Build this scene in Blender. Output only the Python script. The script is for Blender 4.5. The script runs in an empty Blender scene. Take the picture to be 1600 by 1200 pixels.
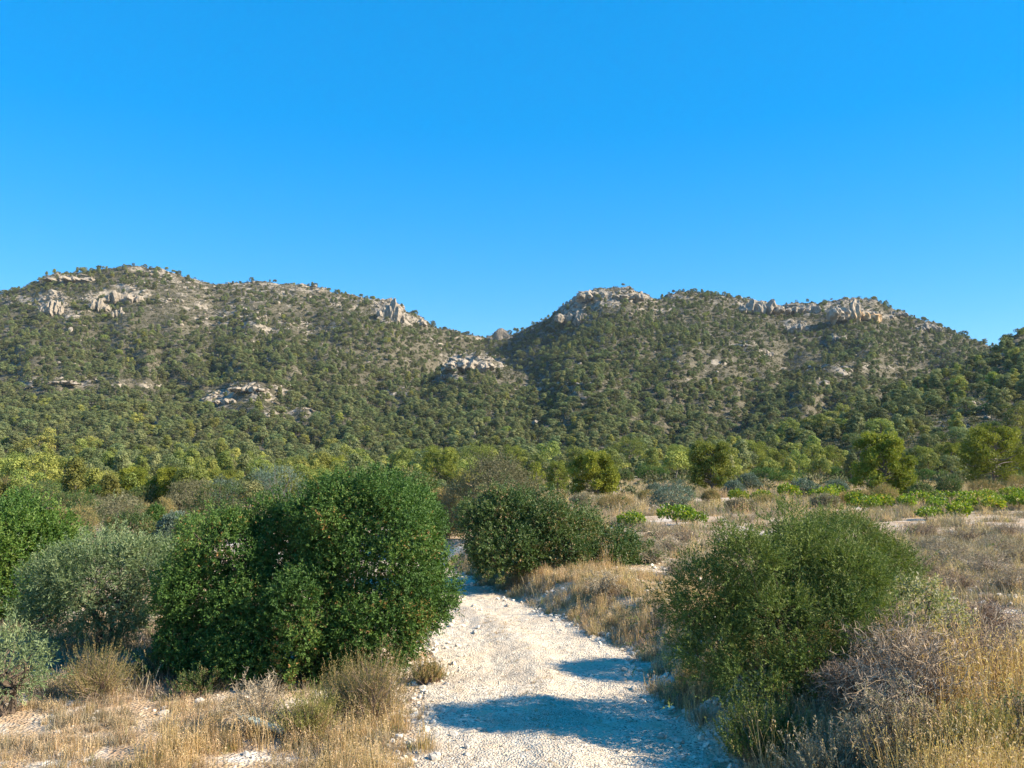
import bpy, math, random
import numpy as np
from mathutils import Vector
PI = math.pi
sc = bpy.context.scene
C = sc.collection

# ------------------------------------------------------------------ camera, sky, sun, exposure
CAMZ = 2.5
PITCH = 0.0974            # horizon sits low in the picture
FPX = 1331.0              # focal length in pixels of the 1600 px wide photograph
cam_d = bpy.data.cameras.new('camera'); cam = bpy.data.objects.new('camera', cam_d); C.objects.link(cam)
cam.location = (0, 0, CAMZ); cam.rotation_euler = (PI / 2 + PITCH, 0, 0)
cam_d.lens = 36 * FPX / 1600; cam_d.sensor_width = 36; cam_d.clip_start = 0.1; cam_d.clip_end = 6000
sc.camera = cam

SUN_EL = math.radians(32); SUN_AZ = math.radians(102)        # azimuth clockwise from +Y
sund = Vector((math.sin(SUN_AZ) * math.cos(SUN_EL), math.cos(SUN_AZ) * math.cos(SUN_EL), math.sin(SUN_EL)))
sl = bpy.data.lights.new('sun', 'SUN'); sl.energy = 5.0; sl.angle = math.radians(0.55); sl.color = (1.0, 0.875, 0.69)
so = bpy.data.objects.new('sun', sl); C.objects.link(so); so.rotation_euler = sund.to_track_quat('Z', 'Y').to_euler()

w = bpy.data.worlds.new('World'); sc.world = w; w.use_nodes = True
nt = w.node_tree; nt.nodes.clear()
sky = nt.nodes.new('ShaderNodeTexSky'); sky.sky_type = 'NISHITA'; sky.sun_disc = False
sky.sun_elevation = SUN_EL; sky.sun_rotation = SUN_AZ; sky.altitude = 2500; sky.air_density = 1.0; sky.dust_density = 0.0; sky.ozone_density = 3.0
gm = nt.nodes.new('ShaderNodeGamma'); gm.inputs[1].default_value = 0.40
hs = nt.nodes.new('ShaderNodeHueSaturation'); hs.inputs['Saturation'].default_value = 2.52; hs.inputs['Hue'].default_value = 0.505; hs.inputs['Value'].default_value = 2.3
bg = nt.nodes.new('ShaderNodeBackground'); bg.inputs[1].default_value = 0.115
wo = nt.nodes.new('ShaderNodeOutputWorld')
nt.links.new(sky.outputs[0], gm.inputs[0]); nt.links.new(gm.outputs[0], hs.inputs['Color']); nt.links.new(hs.outputs[0], bg.inputs[0]); nt.links.new(bg.outputs[0], wo.inputs[0])

sc.view_settings.view_transform = 'Standard'; sc.view_settings.look = 'None'
sc.view_settings.exposure = 1.27; sc.view_settings.gamma = 1
sc.render.engine = 'CYCLES'
sc.cycles.max_bounces = 6; sc.cycles.diffuse_bounces = 3; sc.cycles.glossy_bounces = 2
sc.cycles.transmission_bounces = 3; sc.cycles.transparent_max_bounces = 4; sc.cycles.volume_bounces = 0

# ------------------------------------------------------------------ numeric helpers
RS = np.random.RandomState
_perm = RS(7).permutation(256); _perm = np.concatenate([_perm, _perm, _perm])
def _h(ix, iy, iz, seed): return _perm[_perm[_perm[(ix + seed * 17) & 255] + (iy & 255)] + (iz & 255)]
_G = RS(3).normal(size=(256, 3)); _G /= np.linalg.norm(_G, axis=1)[:, None]
def noise3(x, y, z, seed=0):
    x, y, z = np.broadcast_arrays(np.asarray(x, float), y, z)
    xi = np.floor(x).astype(int); yi = np.floor(y).astype(int); zi = np.floor(z).astype(int)
    fx, fy, fz = x - xi, y - yi, z - zi
    f = lambda t: t * t * t * (t * (t * 6 - 15) + 10)
    u, v, w_ = f(fx), f(fy), f(fz); out = 0
    for a in (0, 1):
        for b in (0, 1):
            for c in (0, 1):
                g = _G[_h(xi + a, yi + b, zi + c, seed)]
                d = g[..., 0] * (fx - a) + g[..., 1] * (fy - b) + g[..., 2] * (fz - c)
                out = out + d * (u if a else 1 - u) * (v if b else 1 - v) * (w_ if c else 1 - w_)
    return out * 1.6
def fbm(x, y, z=0.0, seed=0, oct=4):
    s = 0; a = 1.0
    for i in range(oct): s = s + a * noise3(x * 2**i, y * 2**i, z * 2**i + 3.7 * i, seed + i); a *= 0.5
    return s
def sstep(a, b, x): t = np.clip((x - a) / (b - a), 0, 1); return t * t * (3 - 2 * t)
def unit(v): return v / (np.linalg.norm(v, axis=-1, keepdims=True) + 1e-9)

cp, sp = math.cos(PITCH), math.sin(PITCH)
def ray(px, py):
    a = (px - 800) / FPX; b = (600 - py) / FPX
    return a / (cp - b * sp), (b * cp + sp) / (cp - b * sp)         # X/Y and (Z-CAMZ)/Y
def project(x, y, z):
    dz = z - CAMZ; dep = y * cp + dz * sp; up = -y * sp + dz * cp
    return 800 + FPX * x / dep, 600 - FPX * up / dep

# ------------------------------------------------------------------ terrain
def crest(pts):
    a = np.array([(ray(x, y)[0], ray(x, y)[1], Y) for x, y, Y in pts]); return a[np.argsort(a[:, 0])]
BACK = crest([(-700, 560, 700), (-300, 500, 690), (0, 459, 680), (45, 447, 680), (85, 431, 690), (130, 422, 700), (200, 417, 700), (250, 424, 705), (290, 434, 710),
              (335, 442, 715), (380, 441, 720), (460, 445, 730), (520, 456, 735), (590, 469, 740), (612, 472, 740), (640, 492, 750), (700, 517, 790), (755, 530, 830), (800, 522, 830),
              (840, 506, 790), (870, 488, 760), (905, 462, 740), (940, 451, 730), (985, 453, 725), (1025, 468, 735), (1060, 459, 745), (1100, 456, 750), (1150, 467, 755),
              (1200, 476, 760), (1225, 481, 765), (1260, 476, 760), (1320, 468, 750), (1365, 471, 745), (1400, 487, 740), (1450, 505, 720), (1500, 521, 700), (1545, 540, 690), (1600, 558, 680), (1900, 600, 650), (2400, 640, 600)])
SPURS = [
    (170, crest([(-500, 560, 520), (-150, 570, 500), (0, 583, 480), (70, 580, 470), (140, 588, 460), (210, 603, 445), (290, 636, 420), (360, 672, 390), (450, 715, 350), (520, 733, 300), (3000, 735, 300)])),
    (200, crest([(-900, 735, 420), (200, 700, 430), (270, 650, 440), (320, 618, 450), (380, 602, 455), (440, 616, 450), (500, 650, 430), (560, 690, 400), (640, 725, 350), (760, 735, 300), (3000, 735, 300)])),
    (210, crest([(-900, 735, 500), (520, 690, 540), (610, 640, 550), (670, 592, 555), (705, 565, 555), (745, 553, 555), (790, 570, 545), (850, 600, 520), (915, 628, 480), (960, 655, 440), (1010, 690, 390), (1080, 722, 330), (1180, 735, 300), (3000, 735, 300)])),
    (105, crest([(-900, 735, 200), (1020, 732, 200), (1130, 712, 215), (1200, 695, 230), (1290, 664, 245), (1370, 630, 262), (1430, 605, 275), (1500, 578, 288), (1550, 553, 300), (1600, 524, 312), (1680, 480, 330), (1850, 430, 350), (2300, 420, 350)])),
]
def ridge(s, Y, y0, cr, p, back):
    t = np.interp(s, cr[:, 0], cr[:, 1]); Yc = np.interp(s, cr[:, 0], cr[:, 2])
    zc = np.maximum(CAMZ + Yc * t, 0)
    u = np.clip((Y - y0) / (Yc - y0), 0, 1)
    return zc * u**p - np.maximum(0, Y - Yc) * back
# rock zones on the hills: (px, py, rx, ry, strength) measured from the photograph
ROCKZ = [(80, 472, 26, 20, 1), (100, 436, 40, 9, .9), (155, 470, 28, 14, .8), (195, 458, 38, 14, .9), (110, 490, 30, 10, .7), (240, 420, 40, 6, .6), (320, 470, 26, 12, .6), (370, 495, 60, 16, .55), (470, 512, 60, 12, .5),
         (330, 455, 150, 30, .35), (470, 455, 70, 10, .7), (560, 470, 55, 14, .6), (608, 485, 26, 20, 1), (650, 500, 30, 9, .8), (25, 470, 30, 8, .6), (735, 565, 52, 16, 1), (700, 585, 18, 12, .8), (750, 528, 50, 3, .8),
         (920, 468, 60, 16, 1), (895, 490, 30, 14, 1), (985, 460, 40, 12, .7), (1010, 480, 40, 12, .5), (1060, 462, 35, 6, .7), (1190, 474, 30, 12, 1), (1150, 470, 40, 8, .5), (1250, 482, 30, 10, 1), (1330, 480, 50, 18, 1), (1245, 508, 22, 10, .9),
         (1310, 528, 14, 7, .9), (1450, 512, 22, 8, .8), (1390, 490, 25, 8, .7), (1160, 538, 25, 6, .6), (1195, 552, 12, 6, .8), (1125, 565, 15, 6, .6), (1330, 575, 60, 8, .5),
         (95, 598, 70, 11, .7), (210, 602, 40, 5, .8), (390, 614, 60, 13, 1), (340, 628, 25, 9, .8), (460, 645, 45, 10, .7), (880, 605, 50, 8, .5), (860, 590, 15, 4, .8), (905, 622, 14, 4, .8), (245, 662, 8, 5, .7),
         (1560, 640, 60, 12, .6), (1520, 665, 80, 14, .45), (1580, 530, 25, 12, .7), (1310, 712, 35, 8, .8), (620, 612, 22, 9, .5)]
BAREZ = ROCKZ + [(330, 480, 170, 45, .62), (120, 605, 130, 20, .75), (300, 625, 40, 10, .5), (400, 625, 95, 24, .8), (470, 655, 50, 12, .6), (740, 570, 70, 26, .85), (830, 590, 70, 16, .75), (900, 620, 40, 10, .6), (1170, 560, 130, 38, .72),
                 (1330, 580, 90, 18, .8), (950, 470, 90, 22, .6), (1300, 490, 130, 22, .5), (1560, 655, 110, 40, .75), (1450, 700, 100, 16, .75), (830, 540, 80, 22, .5), (560, 640, 30, 10, .3), (1310, 712, 50, 13, 1),
                 (520, 480, 130, 28, .5), (860, 605, 110, 18, .6)]
def zones(px, py, Z):
    px = np.asarray(px, float); m = np.zeros_like(px)
    for x, y, rx, ry, s in Z:
        d = ((px - x) / rx)**2 + ((py - y) / ry)**2
        m = np.maximum(m, s * np.clip(1.5 - d, 0, 1))
    return m

TRK = np.array([(-40, 0.5), (0, .5), (7, .47), (9, .36), (12, .22), (14, -.35), (16, -1.1), (21, -2.7), (26, -5.2), (34, -10)])
def track_x(Y): return np.interp(Y, TRK[:, 0], TRK[:, 1])
TW = 1.32
def H(x, y):
    x = np.asarray(x, float); y = np.asarray(y, float)
    Y = np.maximum(y, 1.0); s = np.clip(x / np.maximum(y, 30.0), -3, 3)
    d = x - track_x(y)
    n = fbm(x / 6, y / 6, seed=11, oct=3)
    bank = 0.50 * sstep(TW * .98, TW + 1.1, d + .35 * noise3(x / 1.5, y / 1.5, 0, 5)) * sstep(36, 20, y)
    field = 0.50 * sstep(20, 36, y) * sstep(-10, 6, x - 0.0) + 0.25 * sstep(4, 16, x)
    left = -0.12 * sstep(TW, TW + 1.5, -d)
    off = sstep(TW * .8, TW + .6, np.abs(d))
    z = bank + field + left + off * (0.07 * n + 0.035 * fbm(x / .9, y / .9, seed=21, oct=3)) 
    z = z + (1 - off) * (0.05 * sstep(.5, 0, np.abs(d)) + 0.015 * fbm(x / .8, y / .8, seed=31, oct=2))
    z = z + sstep(40, 120, y) * 0.8 * fbm(x / 40, y / 40, seed=41, oct=2)
    hb = ridge(s, Y, 190, BACK, 1.75, .45)
    g = sstep(180, 420, Y)
    rav = fbm(s * 9 + .2 * noise3(s * 3, Y / 200, 0, 61), Y / 330, seed=51, oct=3)
    tb = np.interp(s, BACK[:, 0], BACK[:, 2])
    hb = hb + g * rav * 18 * sstep(0, 190, np.abs(tb - Y) + 6)
    hs_ = [hb]
    for y0, cr in SPURS: hs_.append(ridge(s, Y, y0, cr, 1.6, .5))
    k = 2.2; m = np.maximum.reduce(hs_)
    big = m + k * np.log(sum(np.exp(np.clip((h - m) / k, -40, 0)) for h in hs_)) - k * math.log(len(hs_)) * sstep(8, 0, m)
    big = big + sstep(140, 400, Y) * (2.6 * fbm(x / 38, y / 38, seed=71, oct=3))
    pxx, pyy = project(x, np.maximum(y, 90), big); rz = zones(pxx, pyy, ROCKZ) * sstep(150, 330, Y)
    rdg = (1 - np.abs(noise3(x / 15, y / 10, 0, 77)) * 2.2) * 2.6 + (1 - np.abs(noise3(x / 6, y / 5, 0, 78)) * 2.2) * 1.5
    big = big + rz * rdg
    return np.where(y > 80, z * sstep(260, 90, y) + np.maximum(big, -8) * sstep(85, 130, y), z)
def Hs(x, y): return float(H(np.array([x]), np.array([y]))[0])
def at(px, py, Ymin=3.0, Ymax=900):                    # where the sight line through a pixel first meets the ground
    s, t = ray(px, py); Y = Ymin * (Ymax / Ymin) ** np.linspace(0, 1, 3000)
    h = H(s * Y, Y) - (CAMZ + t * Y); i = int(np.argmax(h > 0)) if (h > 0).any() else int(np.argmax(h / Y))
    return s * Y[i], Y[i], float(H(np.array([s * Y[i]]), np.array([Y[i]]))[0])

# ------------------------------------------------------------------ mesh helpers
class MB:
    def __init__(s): s.V = []; s.F = []; s.R = []; s.I = []; s.n = 0
    def add(s, V, F, rnd=None, mi=0):
        V = np.asarray(V, float).reshape(-1, 3); F = np.asarray(F, int)
        if len(F) == 0: return s
        s.V.append(V); s.F.append(F + s.n); s.n += len(V)
        s.R.append(np.full(len(F), .5) if rnd is None else np.broadcast_to(rnd, (len(F),)))
        s.I.append(np.full(len(F), mi)); return s
    def mesh(s, name, mats, smooth=False):
        V = np.concatenate(s.V); me = bpy.data.meshes.new(name)
        lt = np.concatenate([np.full(len(f), f.shape[1]) for f in s.F]); lv = np.concatenate([f.ravel() for f in s.F])
        me.vertices.add(len(V)); me.vertices.foreach_set('co', V.ravel().astype(np.float32))
        me.loops.add(len(lv)); me.loops.foreach_set('vertex_index', lv.astype(np.int32))
        me.polygons.add(len(lt)); me.polygons.foreach_set('loop_start', np.concatenate([[0], np.cumsum(lt)[:-1]]).astype(np.int32))
        me.polygons.foreach_set('loop_total', lt.astype(np.int32))
        me.polygons.foreach_set('material_index', np.concatenate(s.I).astype(np.int32))
        me.polygons.foreach_set('use_smooth', np.full(len(lt), smooth))
        a = me.attributes.new('rnd', 'FLOAT', 'FACE'); a.data.foreach_set('value', np.concatenate(s.R).astype(np.float32))
        for m in (mats if isinstance(mats, (list, tuple)) else [mats]): me.materials.append(m)
        me.update(calc_edges=True); return me
    def build(s, name, mats, parent=None, smooth=False, coll=None):
        o = bpy.data.objects.new(name, s.mesh(name, mats, smooth)); (coll or C).objects.link(o)
        if parent is not None: o.parent = parent
        return o
def tag(o, label=None, cat=None, group=None, kind=None):
    if label: o['label'] = label
    if cat: o['category'] = cat
    if group: o['group'] = group
    if kind: o['kind'] = kind
    return o
def empty(name, loc, rz=0.0, sc_=1.0):
    o = bpy.data.objects.new(name, None); C.objects.link(o); o.empty_display_size = .2
    o.location = loc; o.rotation_euler = (0, 0, rz); o.scale = (sc_,) * 3 if np.isscalar(sc_) else sc_; return o
def copy_tree(o, parent=None):
    c = o.copy(); C.objects.link(c); c.parent = parent
    for ch in list(o.children): copy_tree(ch, c)
    return c

def leaf_quads(mb, P, D, L, W, rng, rnd, fold=.18, mi=0):
    n = len(P); r = rng.normal(size=(n, 3)); S = unit(np.cross(D, r)); N = np.cross(S, D)
    L = np.broadcast_to(L, (n,))[:, None]; W = np.broadcast_to(W, (n,))[:, None]
    V = np.stack([P, P + D * L * .5 + S * W * .5 + N * W * fold, P + D * L, P + D * L * .5 - S * W * .5 + N * W * fold], 1)
    mb.add(V, np.arange(4 * n).reshape(n, 4), rnd, mi)
def puff_quads(mb, P, Nn, L, W, rng, rnd, tilt=.45):
    Nj = unit(Nn + rng.normal(0, tilt, Nn.shape)); D = unit(np.cross(Nj, rng.normal(size=Nj.shape))); S = np.cross(Nj, D); n = len(P)
    L = np.broadcast_to(L, (n,))[:, None]; W = np.broadcast_to(W, (n,))[:, None]
    V = np.stack([P - D * L * .5, P + S * W * .5 - Nj * W * .15, P + D * L * .5, P - S * W * .5 - Nj * W * .15], 1); mb.add(V, np.arange(4 * n).reshape(n, 4), rnd)
def sprigs(mb, P, D, rng, n=8, length=.1, L=.035, W=.018, spread=.9, rnd=None, mi=0, jit=.3):
    m = len(P); t = np.tile(np.linspace(.1, 1, n), m); Pi = np.repeat(P, n, 0); Di = np.repeat(D, n, 0)
    ln = np.repeat(length * rng.uniform(.6, 1.3, m), n)
    q = unit(np.cross(Di, rng.normal(size=Di.shape)))
    ld = unit(Di * (1 - spread * .5) + q * spread * rng.uniform(.6, 1.2, (m * n, 1)))
    pos = Pi + Di * (ln * t)[:, None]
    if rnd is None: rnd = rng.uniform(0, 1, m)
    rr = np.clip(np.repeat(rnd, n) + rng.normal(0, .12, m * n), 0, 1)
    leaf_quads(mb, pos, ld, L * rng.uniform(.7, 1.25, m * n), W * rng.uniform(.7, 1.2, m * n), rng, rr, mi=mi)
def tubes(mb, paths, radii, k=3, rnd=None, mi=0):
    paths = np.asarray(paths, float); n, m, _ = paths.shape; radii = np.broadcast_to(radii, (n, m))
    T = np.gradient(paths, axis=1); T = unit(T)
    ref = np.where(np.abs(T[..., 2:3]) > .9, np.array([1., 0, 0]), np.array([0, 0, 1.]))
    A = unit(np.cross(T, ref)); B = np.cross(T, A)
    an = np.arange(k) * 2 * PI / k
    V = paths[:, :, None] + radii[:, :, None, None] * (A[:, :, None] * np.cos(an)[:, None] + B[:, :, None] * np.sin(an)[:, None])
    i = np.arange(n)[:, None, None] * m * k; j = np.arange(m - 1)[None, :, None] * k; a = np.arange(k)[None, None]
    F = np.stack([i + j + a, i + j + (a + 1) % k, i + j + k + (a + 1) % k, i + j + k + a], -1).reshape(-1, 4)
    r = None if rnd is None else np.repeat(rnd, (m - 1) * k)
    mb.add(V, F, r, mi)
def rdir(rng, n, zmin=-1.0, zmax=1.0):
    z = rng.uniform(zmin, zmax, n); a = rng.uniform(0, 2 * PI, n); r = np.sqrt(np.maximum(0, 1 - z * z))
    return np.stack([r * np.cos(a), r * np.sin(a), z], 1)
def curve_paths(P0, P1, m, rng, bend=.15, sag=0.0):
    t = np.linspace(0, 1, m)[None, :, None]; L = np.linalg.norm(P1 - P0, axis=1)[:, None, None]
    off = rng.normal(0, 1, (len(P0), 1, 3)) * L * bend
    off2 = rng.normal(0, 1, (len(P0), 1, 3)) * L * bend * .6
    return P0[:, None] * (1 - t) + P1[:, None] * t + off * np.sin(PI * t) + off2 * np.sin(2 * PI * t) + np.array([0, 0, 1.]) * sag * L * np.sin(PI * t)

def sample_blobs(blobs, n, rng, shrink=1.0, zmin=.05, up=0.0):
    B = np.array(blobs, float); area = (B[:, 3] * B[:, 4] + B[:, 4] * B[:, 5] + B[:, 3] * B[:, 5]); out = []; nor = []
    need = n
    while need > 0:
        k = rng.choice(len(B), need * 3, p=area / area.sum()); d = rdir(rng, need * 3, -.75, 1)
        P = B[k, :3] + d * B[k, 3:] * shrink
        ok = P[:, 2] > zmin
        for j in range(len(B)):
            q = ((P - B[j, :3]) / (B[j, 3:] * shrink * .93)); ok &= ~(((q * q).sum(1) < 1) & (k != j))
        out.append(P[ok]); nor.append(unit(d[ok] / B[k[ok], 3:])); need -= ok.sum()
        if need < n * .02: break
    return np.concatenate(out)[:n], np.concatenate(nor)[:n]

def foliage_lobes(mb, blobs, rng, lobes=120, lr=(.25, .42), per=90, zmin=.08, leaf=(.038, .02), nl=9, slen=.11, spread=.9, upw=.35, flat=1.0, inner=.25, rscatter=.35, mi=0, wild=0.0, bumpy=.42, core=.22):
    c, nrm = sample_blobs(blobs, lobes, rng, .86, zmin)
    R0 = np.mean([b[3] for b in blobs]); sd = rng.randint(1, 99)
    c = c + nrm * (R0 * bumpy * noise3(c[:, 0] / R0 * 1.7, c[:, 1] / R0 * 1.7, c[:, 2] / R0 * 1.7, sd) - R0 * .04)[:, None]
    r = lr[0] + (lr[1] - lr[0]) * rng.uniform(0, 1, len(c))**1.6; k = np.repeat(np.arange(len(c)), per); k = k[rng.uniform(size=len(k)) < np.repeat((r / lr[1])**1.5, per) * 1.15]
    if core:
        q, qn = sample_blobs(blobs, int(lobes * per * core), rng, .74, zmin); q = q - qn * rng.uniform(0, .12, (len(q), 1)) * R0
        sprigs(mb, q, unit(qn + rng.normal(0, .6, q.shape)), rng, nl, slen, leaf[0] * 1.25, leaf[1] * 1.3, spread, None, mi)
    d = unit(rng.normal(size=(len(k), 3)) + nrm[k] * .9); rad = 1 - inner * rng.uniform(0, 1, len(k))**2 * 2
    P = c[k] - nrm[k] * (r[k] * .75)[:, None] + d * (r[k] * rad)[:, None] * np.array([1, 1, flat])
    if wild: P = P + d * (rng.exponential(wild, len(k)) * (rng.uniform(size=len(k)) < .2))[:, None]
    ok = P[:, 2] > zmin * .5; P = P[ok]; d = d[ok]; k = k[ok]
    D = unit(d + np.array([0, 0, upw]) + rng.normal(0, .35, P.shape))
    lob = rng.uniform(0, 1, len(c)); rr = np.clip(lob[k] * (1 - rscatter) + rng.uniform(0, 1, len(k)) * rscatter, 0, 1)
    sprigs(mb, P, D, rng, nl, slen, leaf[0], leaf[1], spread, rr, mi)
    return c, nrm
def stems(mb, targets, rng, base_r=.06, r0=.035, k=5, spread=.12, bend=.08):
    n = len(targets); P0 = np.stack([rng.normal(0, spread, n), rng.normal(0, spread, n), np.full(n, -.1)], 1)
    p = curve_paths(P0, targets, 7, rng, bend); tubes(mb, p, r0 * np.linspace(1, .25, 7)[None] * rng.uniform(.6, 1.3, (n, 1)), k)

# ------------------------------------------------------------------ materials
def new_mat(name):
    m = bpy.data.materials.new(name); m.use_nodes = True; n = m.node_tree; n.nodes.clear(); return m, n
def mat_leaf(name, cols, trans=.25, rough=.5, spec=.3, objvar=.25, backcol=None):
    m, n = new_mat(name); N = n.nodes.new; L = n.links.new
    at_ = N('ShaderNodeAttribute'); at_.attribute_name = 'rnd'
    rp = N('ShaderNodeValToRGB'); cr = rp.color_ramp
    while len(cr.elements) < len(cols): cr.elements.new(.5)
    for e, (p, c) in zip(cr.elements, cols): e.position = p; e.color = (*c, 1)
    L(at_.outputs['Fac'], rp.inputs[0])
    oi = N('ShaderNodeObjectInfo'); hsv = N('ShaderNodeHueSaturation')
    mr = N('ShaderNodeMapRange'); mr.inputs['To Min'].default_value = 1 - objvar; mr.inputs['To Max'].default_value = 1 + objvar
    L(oi.outputs['Random'], mr.inputs['Value']); L(mr.outputs[0], hsv.inputs['Value'])
    mu = N('ShaderNodeMath'); mu.operation = 'MULTIPLY'; mu.inputs[1].default_value = 7.31; fr = N('ShaderNodeMath'); fr.operation = 'FRACT'
    L(oi.outputs['Random'], mu.inputs[0]); L(mu.outputs[0], fr.inputs[0])
    m2 = N('ShaderNodeMapRange'); m2.inputs['To Min'].default_value = .5 - objvar * .08; m2.inputs['To Max'].default_value = .5 + objvar * .06
    L(fr.outputs[0], m2.inputs['Value']); L(m2.outputs[0], hsv.inputs['Hue']); L(rp.outputs[0], hsv.inputs['Color'])
    col = hsv.outputs[0]
    b = N('ShaderNodeBsdfPrincipled'); b.inputs['Roughness'].default_value = rough; b.inputs['Specular IOR Level'].default_value = spec
    L(col, b.inputs['Base Color']); t = N('ShaderNodeBsdfTranslucent')
    g = N('ShaderNodeMix'); g.data_type = 'RGBA'; g.blend_type = 'MULTIPLY'; g.inputs['Factor'].default_value = 1
    L(col, g.inputs['A']); g.inputs['B'].default_value = (1.5, 1.6, .7, 1); L(g.outputs['Result'], t.inputs[0])
    mx = N('ShaderNodeMixShader'); mx.inputs[0].default_value = trans; L(b.outputs[0], mx.inputs[1]); L(t.outputs[0], mx.inputs[2])
    o = N('ShaderNodeOutputMaterial'); L(mx.outputs[0], o.inputs[0]); return m
def mat_surf(name, layers, rough=.9, bump=None, objvar=0.0, coords='Object'):
    """layers: list of (scale, detail, distortion, [(pos, color)...], factor, (lo,hi) mask scale) blended over one another by noise"""
    m, n = new_mat(name); N = n.nodes.new; L = n.links.new
    tc = N('ShaderNodeTexCoord'); g = N('ShaderNodeNewGeometry')
    co = tc.outputs['Object'] if coords == 'Object' else g.outputs['Position']
    prev = None
    for (kind, scale, ramp, mscale, mlo, mhi) in layers:
        if kind == 'N':
            tx = N('ShaderNodeTexNoise'); tx.inputs['Scale'].default_value = scale; tx.inputs['Detail'].default_value = 6; tx.inputs['Roughness'].default_value = .65; out = tx.outputs['Fac']
        elif kind == 'V':
            tx = N('ShaderNodeTexVoronoi'); tx.inputs['Scale'].default_value = scale; out = tx.outputs['Distance']
        else:
            tx = N('ShaderNodeTexVoronoi'); tx.inputs['Scale'].default_value = scale; sx = N('ShaderNodeSeparateColor'); L(tx.outputs['Color'], sx.inputs[0]); out = sx.outputs[0]
        L(co, tx.inputs['Vector'])
        rp = N('ShaderNodeValToRGB'); cr = rp.color_ramp
        while len(cr.elements) < len(ramp): cr.elements.new(.5)
        for e, (p, c) in zip(cr.elements, ramp): e.position = p; e.color = (*c, 1)
        L(out, rp.inputs[0])
        if prev is None: prev = rp.outputs[0]; continue
        mk = N('ShaderNodeTexNoise'); mk.inputs['Scale'].default_value = mscale; mk.inputs['Detail'].default_value = 5; mk.inputs['Roughness'].default_value = .6; L(co, mk.inputs['Vector'])
        mr = N('ShaderNodeMapRange'); mr.inputs['From Min'].default_value = mlo; mr.inputs['From Max'].default_value = mhi; L(mk.outputs['Fac'], mr.inputs['Value'])
        mx = N('ShaderNodeMix'); mx.data_type = 'RGBA'; L(mr.outputs[0], mx.inputs['Factor']); L(prev, mx.inputs['A']); L(rp.outputs[0], mx.inputs['B']); prev = mx.outputs['Result']
    if objvar:
        oi = N('ShaderNodeObjectInfo'); hsv = N('ShaderNodeHueSaturation'); mr = N('ShaderNodeMapRange'); mr.inputs['To Min'].default_value = 1 - objvar; mr.inputs['To Max'].default_value = 1 + objvar * .6
        L(oi.outputs['Random'], mr.inputs['Value']); L(mr.outputs[0], hsv.inputs['Value']); L(prev, hsv.inputs['Color']); prev = hsv.outputs[0]
    b = N('ShaderNodeBsdfPrincipled'); b.inputs['Roughness'].default_value = rough; b.inputs['Specular IOR Level'].default_value = .2; L(prev, b.inputs['Base Color'])
    if bump:
        last = None
        for (kind, scale, dist) in bump:
            tx = N('ShaderNodeTexNoise' if kind == 'N' else 'ShaderNodeTexVoronoi'); tx.inputs['Scale'].default_value = scale
            if kind == 'N': tx.inputs['Detail'].default_value = 5
            L(co, tx.inputs['Vector']); bp = N('ShaderNodeBump'); bp.inputs['Distance'].default_value = dist; bp.inputs['Strength'].default_value = 1
            L(tx.outputs['Fac'] if kind == 'N' else tx.outputs['Distance'], bp.inputs['Height'])
            if last: L(last.outputs[0], bp.inputs['Normal'])
            last = bp
        L(last.outputs[0], b.inputs['Normal'])
    o = N('ShaderNodeOutputMaterial'); L(b.outputs[0], o.inputs[0]); return m

M = {}
M['ground'] = mat_surf('ground_soil', [('N', 1.3, [(.3, (.30, .18, .105)), (.5, (.47, .33, .21)), (.7, (.56, .45, .33))], 0, 0, 0),
                                       ('N', 14, [(.3, (.17, .11, .065)), (.5, (.44, .32, .195)), (.7, (.66, .57, .43))], 2.5, .35, .65),
                                       ('C', 22, [(.2, (.42, .36, .29)), (.8, (.74, .67, .57))], 1.1, .5, .62)], .95, [('N', 25, .03), ('V', 30, .02)], coords='P')
M['hills'] = mat_surf('hillside_soil', [('N', .12, [(.3, (.048, .047, .028)), (.5, (.072, .064, .041)), (.7, (.10, .085, .06))], 0, 0, 0),
                                        ('N', .6, [(.3, (.05, .055, .027)), (.5, (.10, .088, .056)), (.7, (.24, .20, .155))], .05, .35, .6)], .95, [('N', .5, 1.0)], coords='P')
M['track'] = mat_surf('crushed_limestone', [('N', 1.1, [(.3, (.55, .42, .275)), (.5, (.67, .525, .365)), (.7, (.73, .60, .44))], 0, 0, 0),
                                            ('C', 52, [(.08, (.22, .17, .12)), (.2, (.50, .41, .31)), (.9, (.72, .63, .49))], 3, .34, .54),
                                            ('N', 70, [(.40, (.14, .10, .06)), (.50, (.50, .40, .29)), (.6, (.66, .58, .47))], .9, .46, .66)], .95, [('V', 48, .014), ('N', 60, .006)], coords='P')
M['stone'] = mat_surf('pale_stone', [('N', 9, [(.3, (.52, .44, .34)), (.6, (.72, .65, .54))], 0, 0, 0)], .9, [('N', 60, .003)], objvar=.3)
M['rock'] = mat_surf('limestone_rock', [('N', .22, [(.3, (.19, .165, .125)), (.5, (.29, .245, .19)), (.7, (.38, .325, .25))], 0, 0, 0),
                                        ('N', .8, [(.35, (.10, .09, .075)), (.5, (.28, .24, .19)), (.7, (.42, .355, .28))], .4, .35, .65)], .95, [('N', 1.2, .6)], objvar=.15)
M['ochre_rock'] = mat_surf('ochre_limestone_rock', [('N', .22, [(.3, (.22, .18, .13)), (.5, (.33, .275, .21)), (.7, (.40, .345, .27))], 0, 0, 0),
                                        ('N', .5, [(.35, (.34, .20, .09)), (.5, (.50, .33, .17)), (.7, (.58, .45, .30))], .07, .5, .6)], .95, [('N', 1.2, .6)])
M['bark'] = mat_surf('bark', [('N', 12, [(.3, (.06, .045, .03)), (.7, (.16, .12, .09))], 0, 0, 0)], .95, [('N', 30, .01)])
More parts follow.
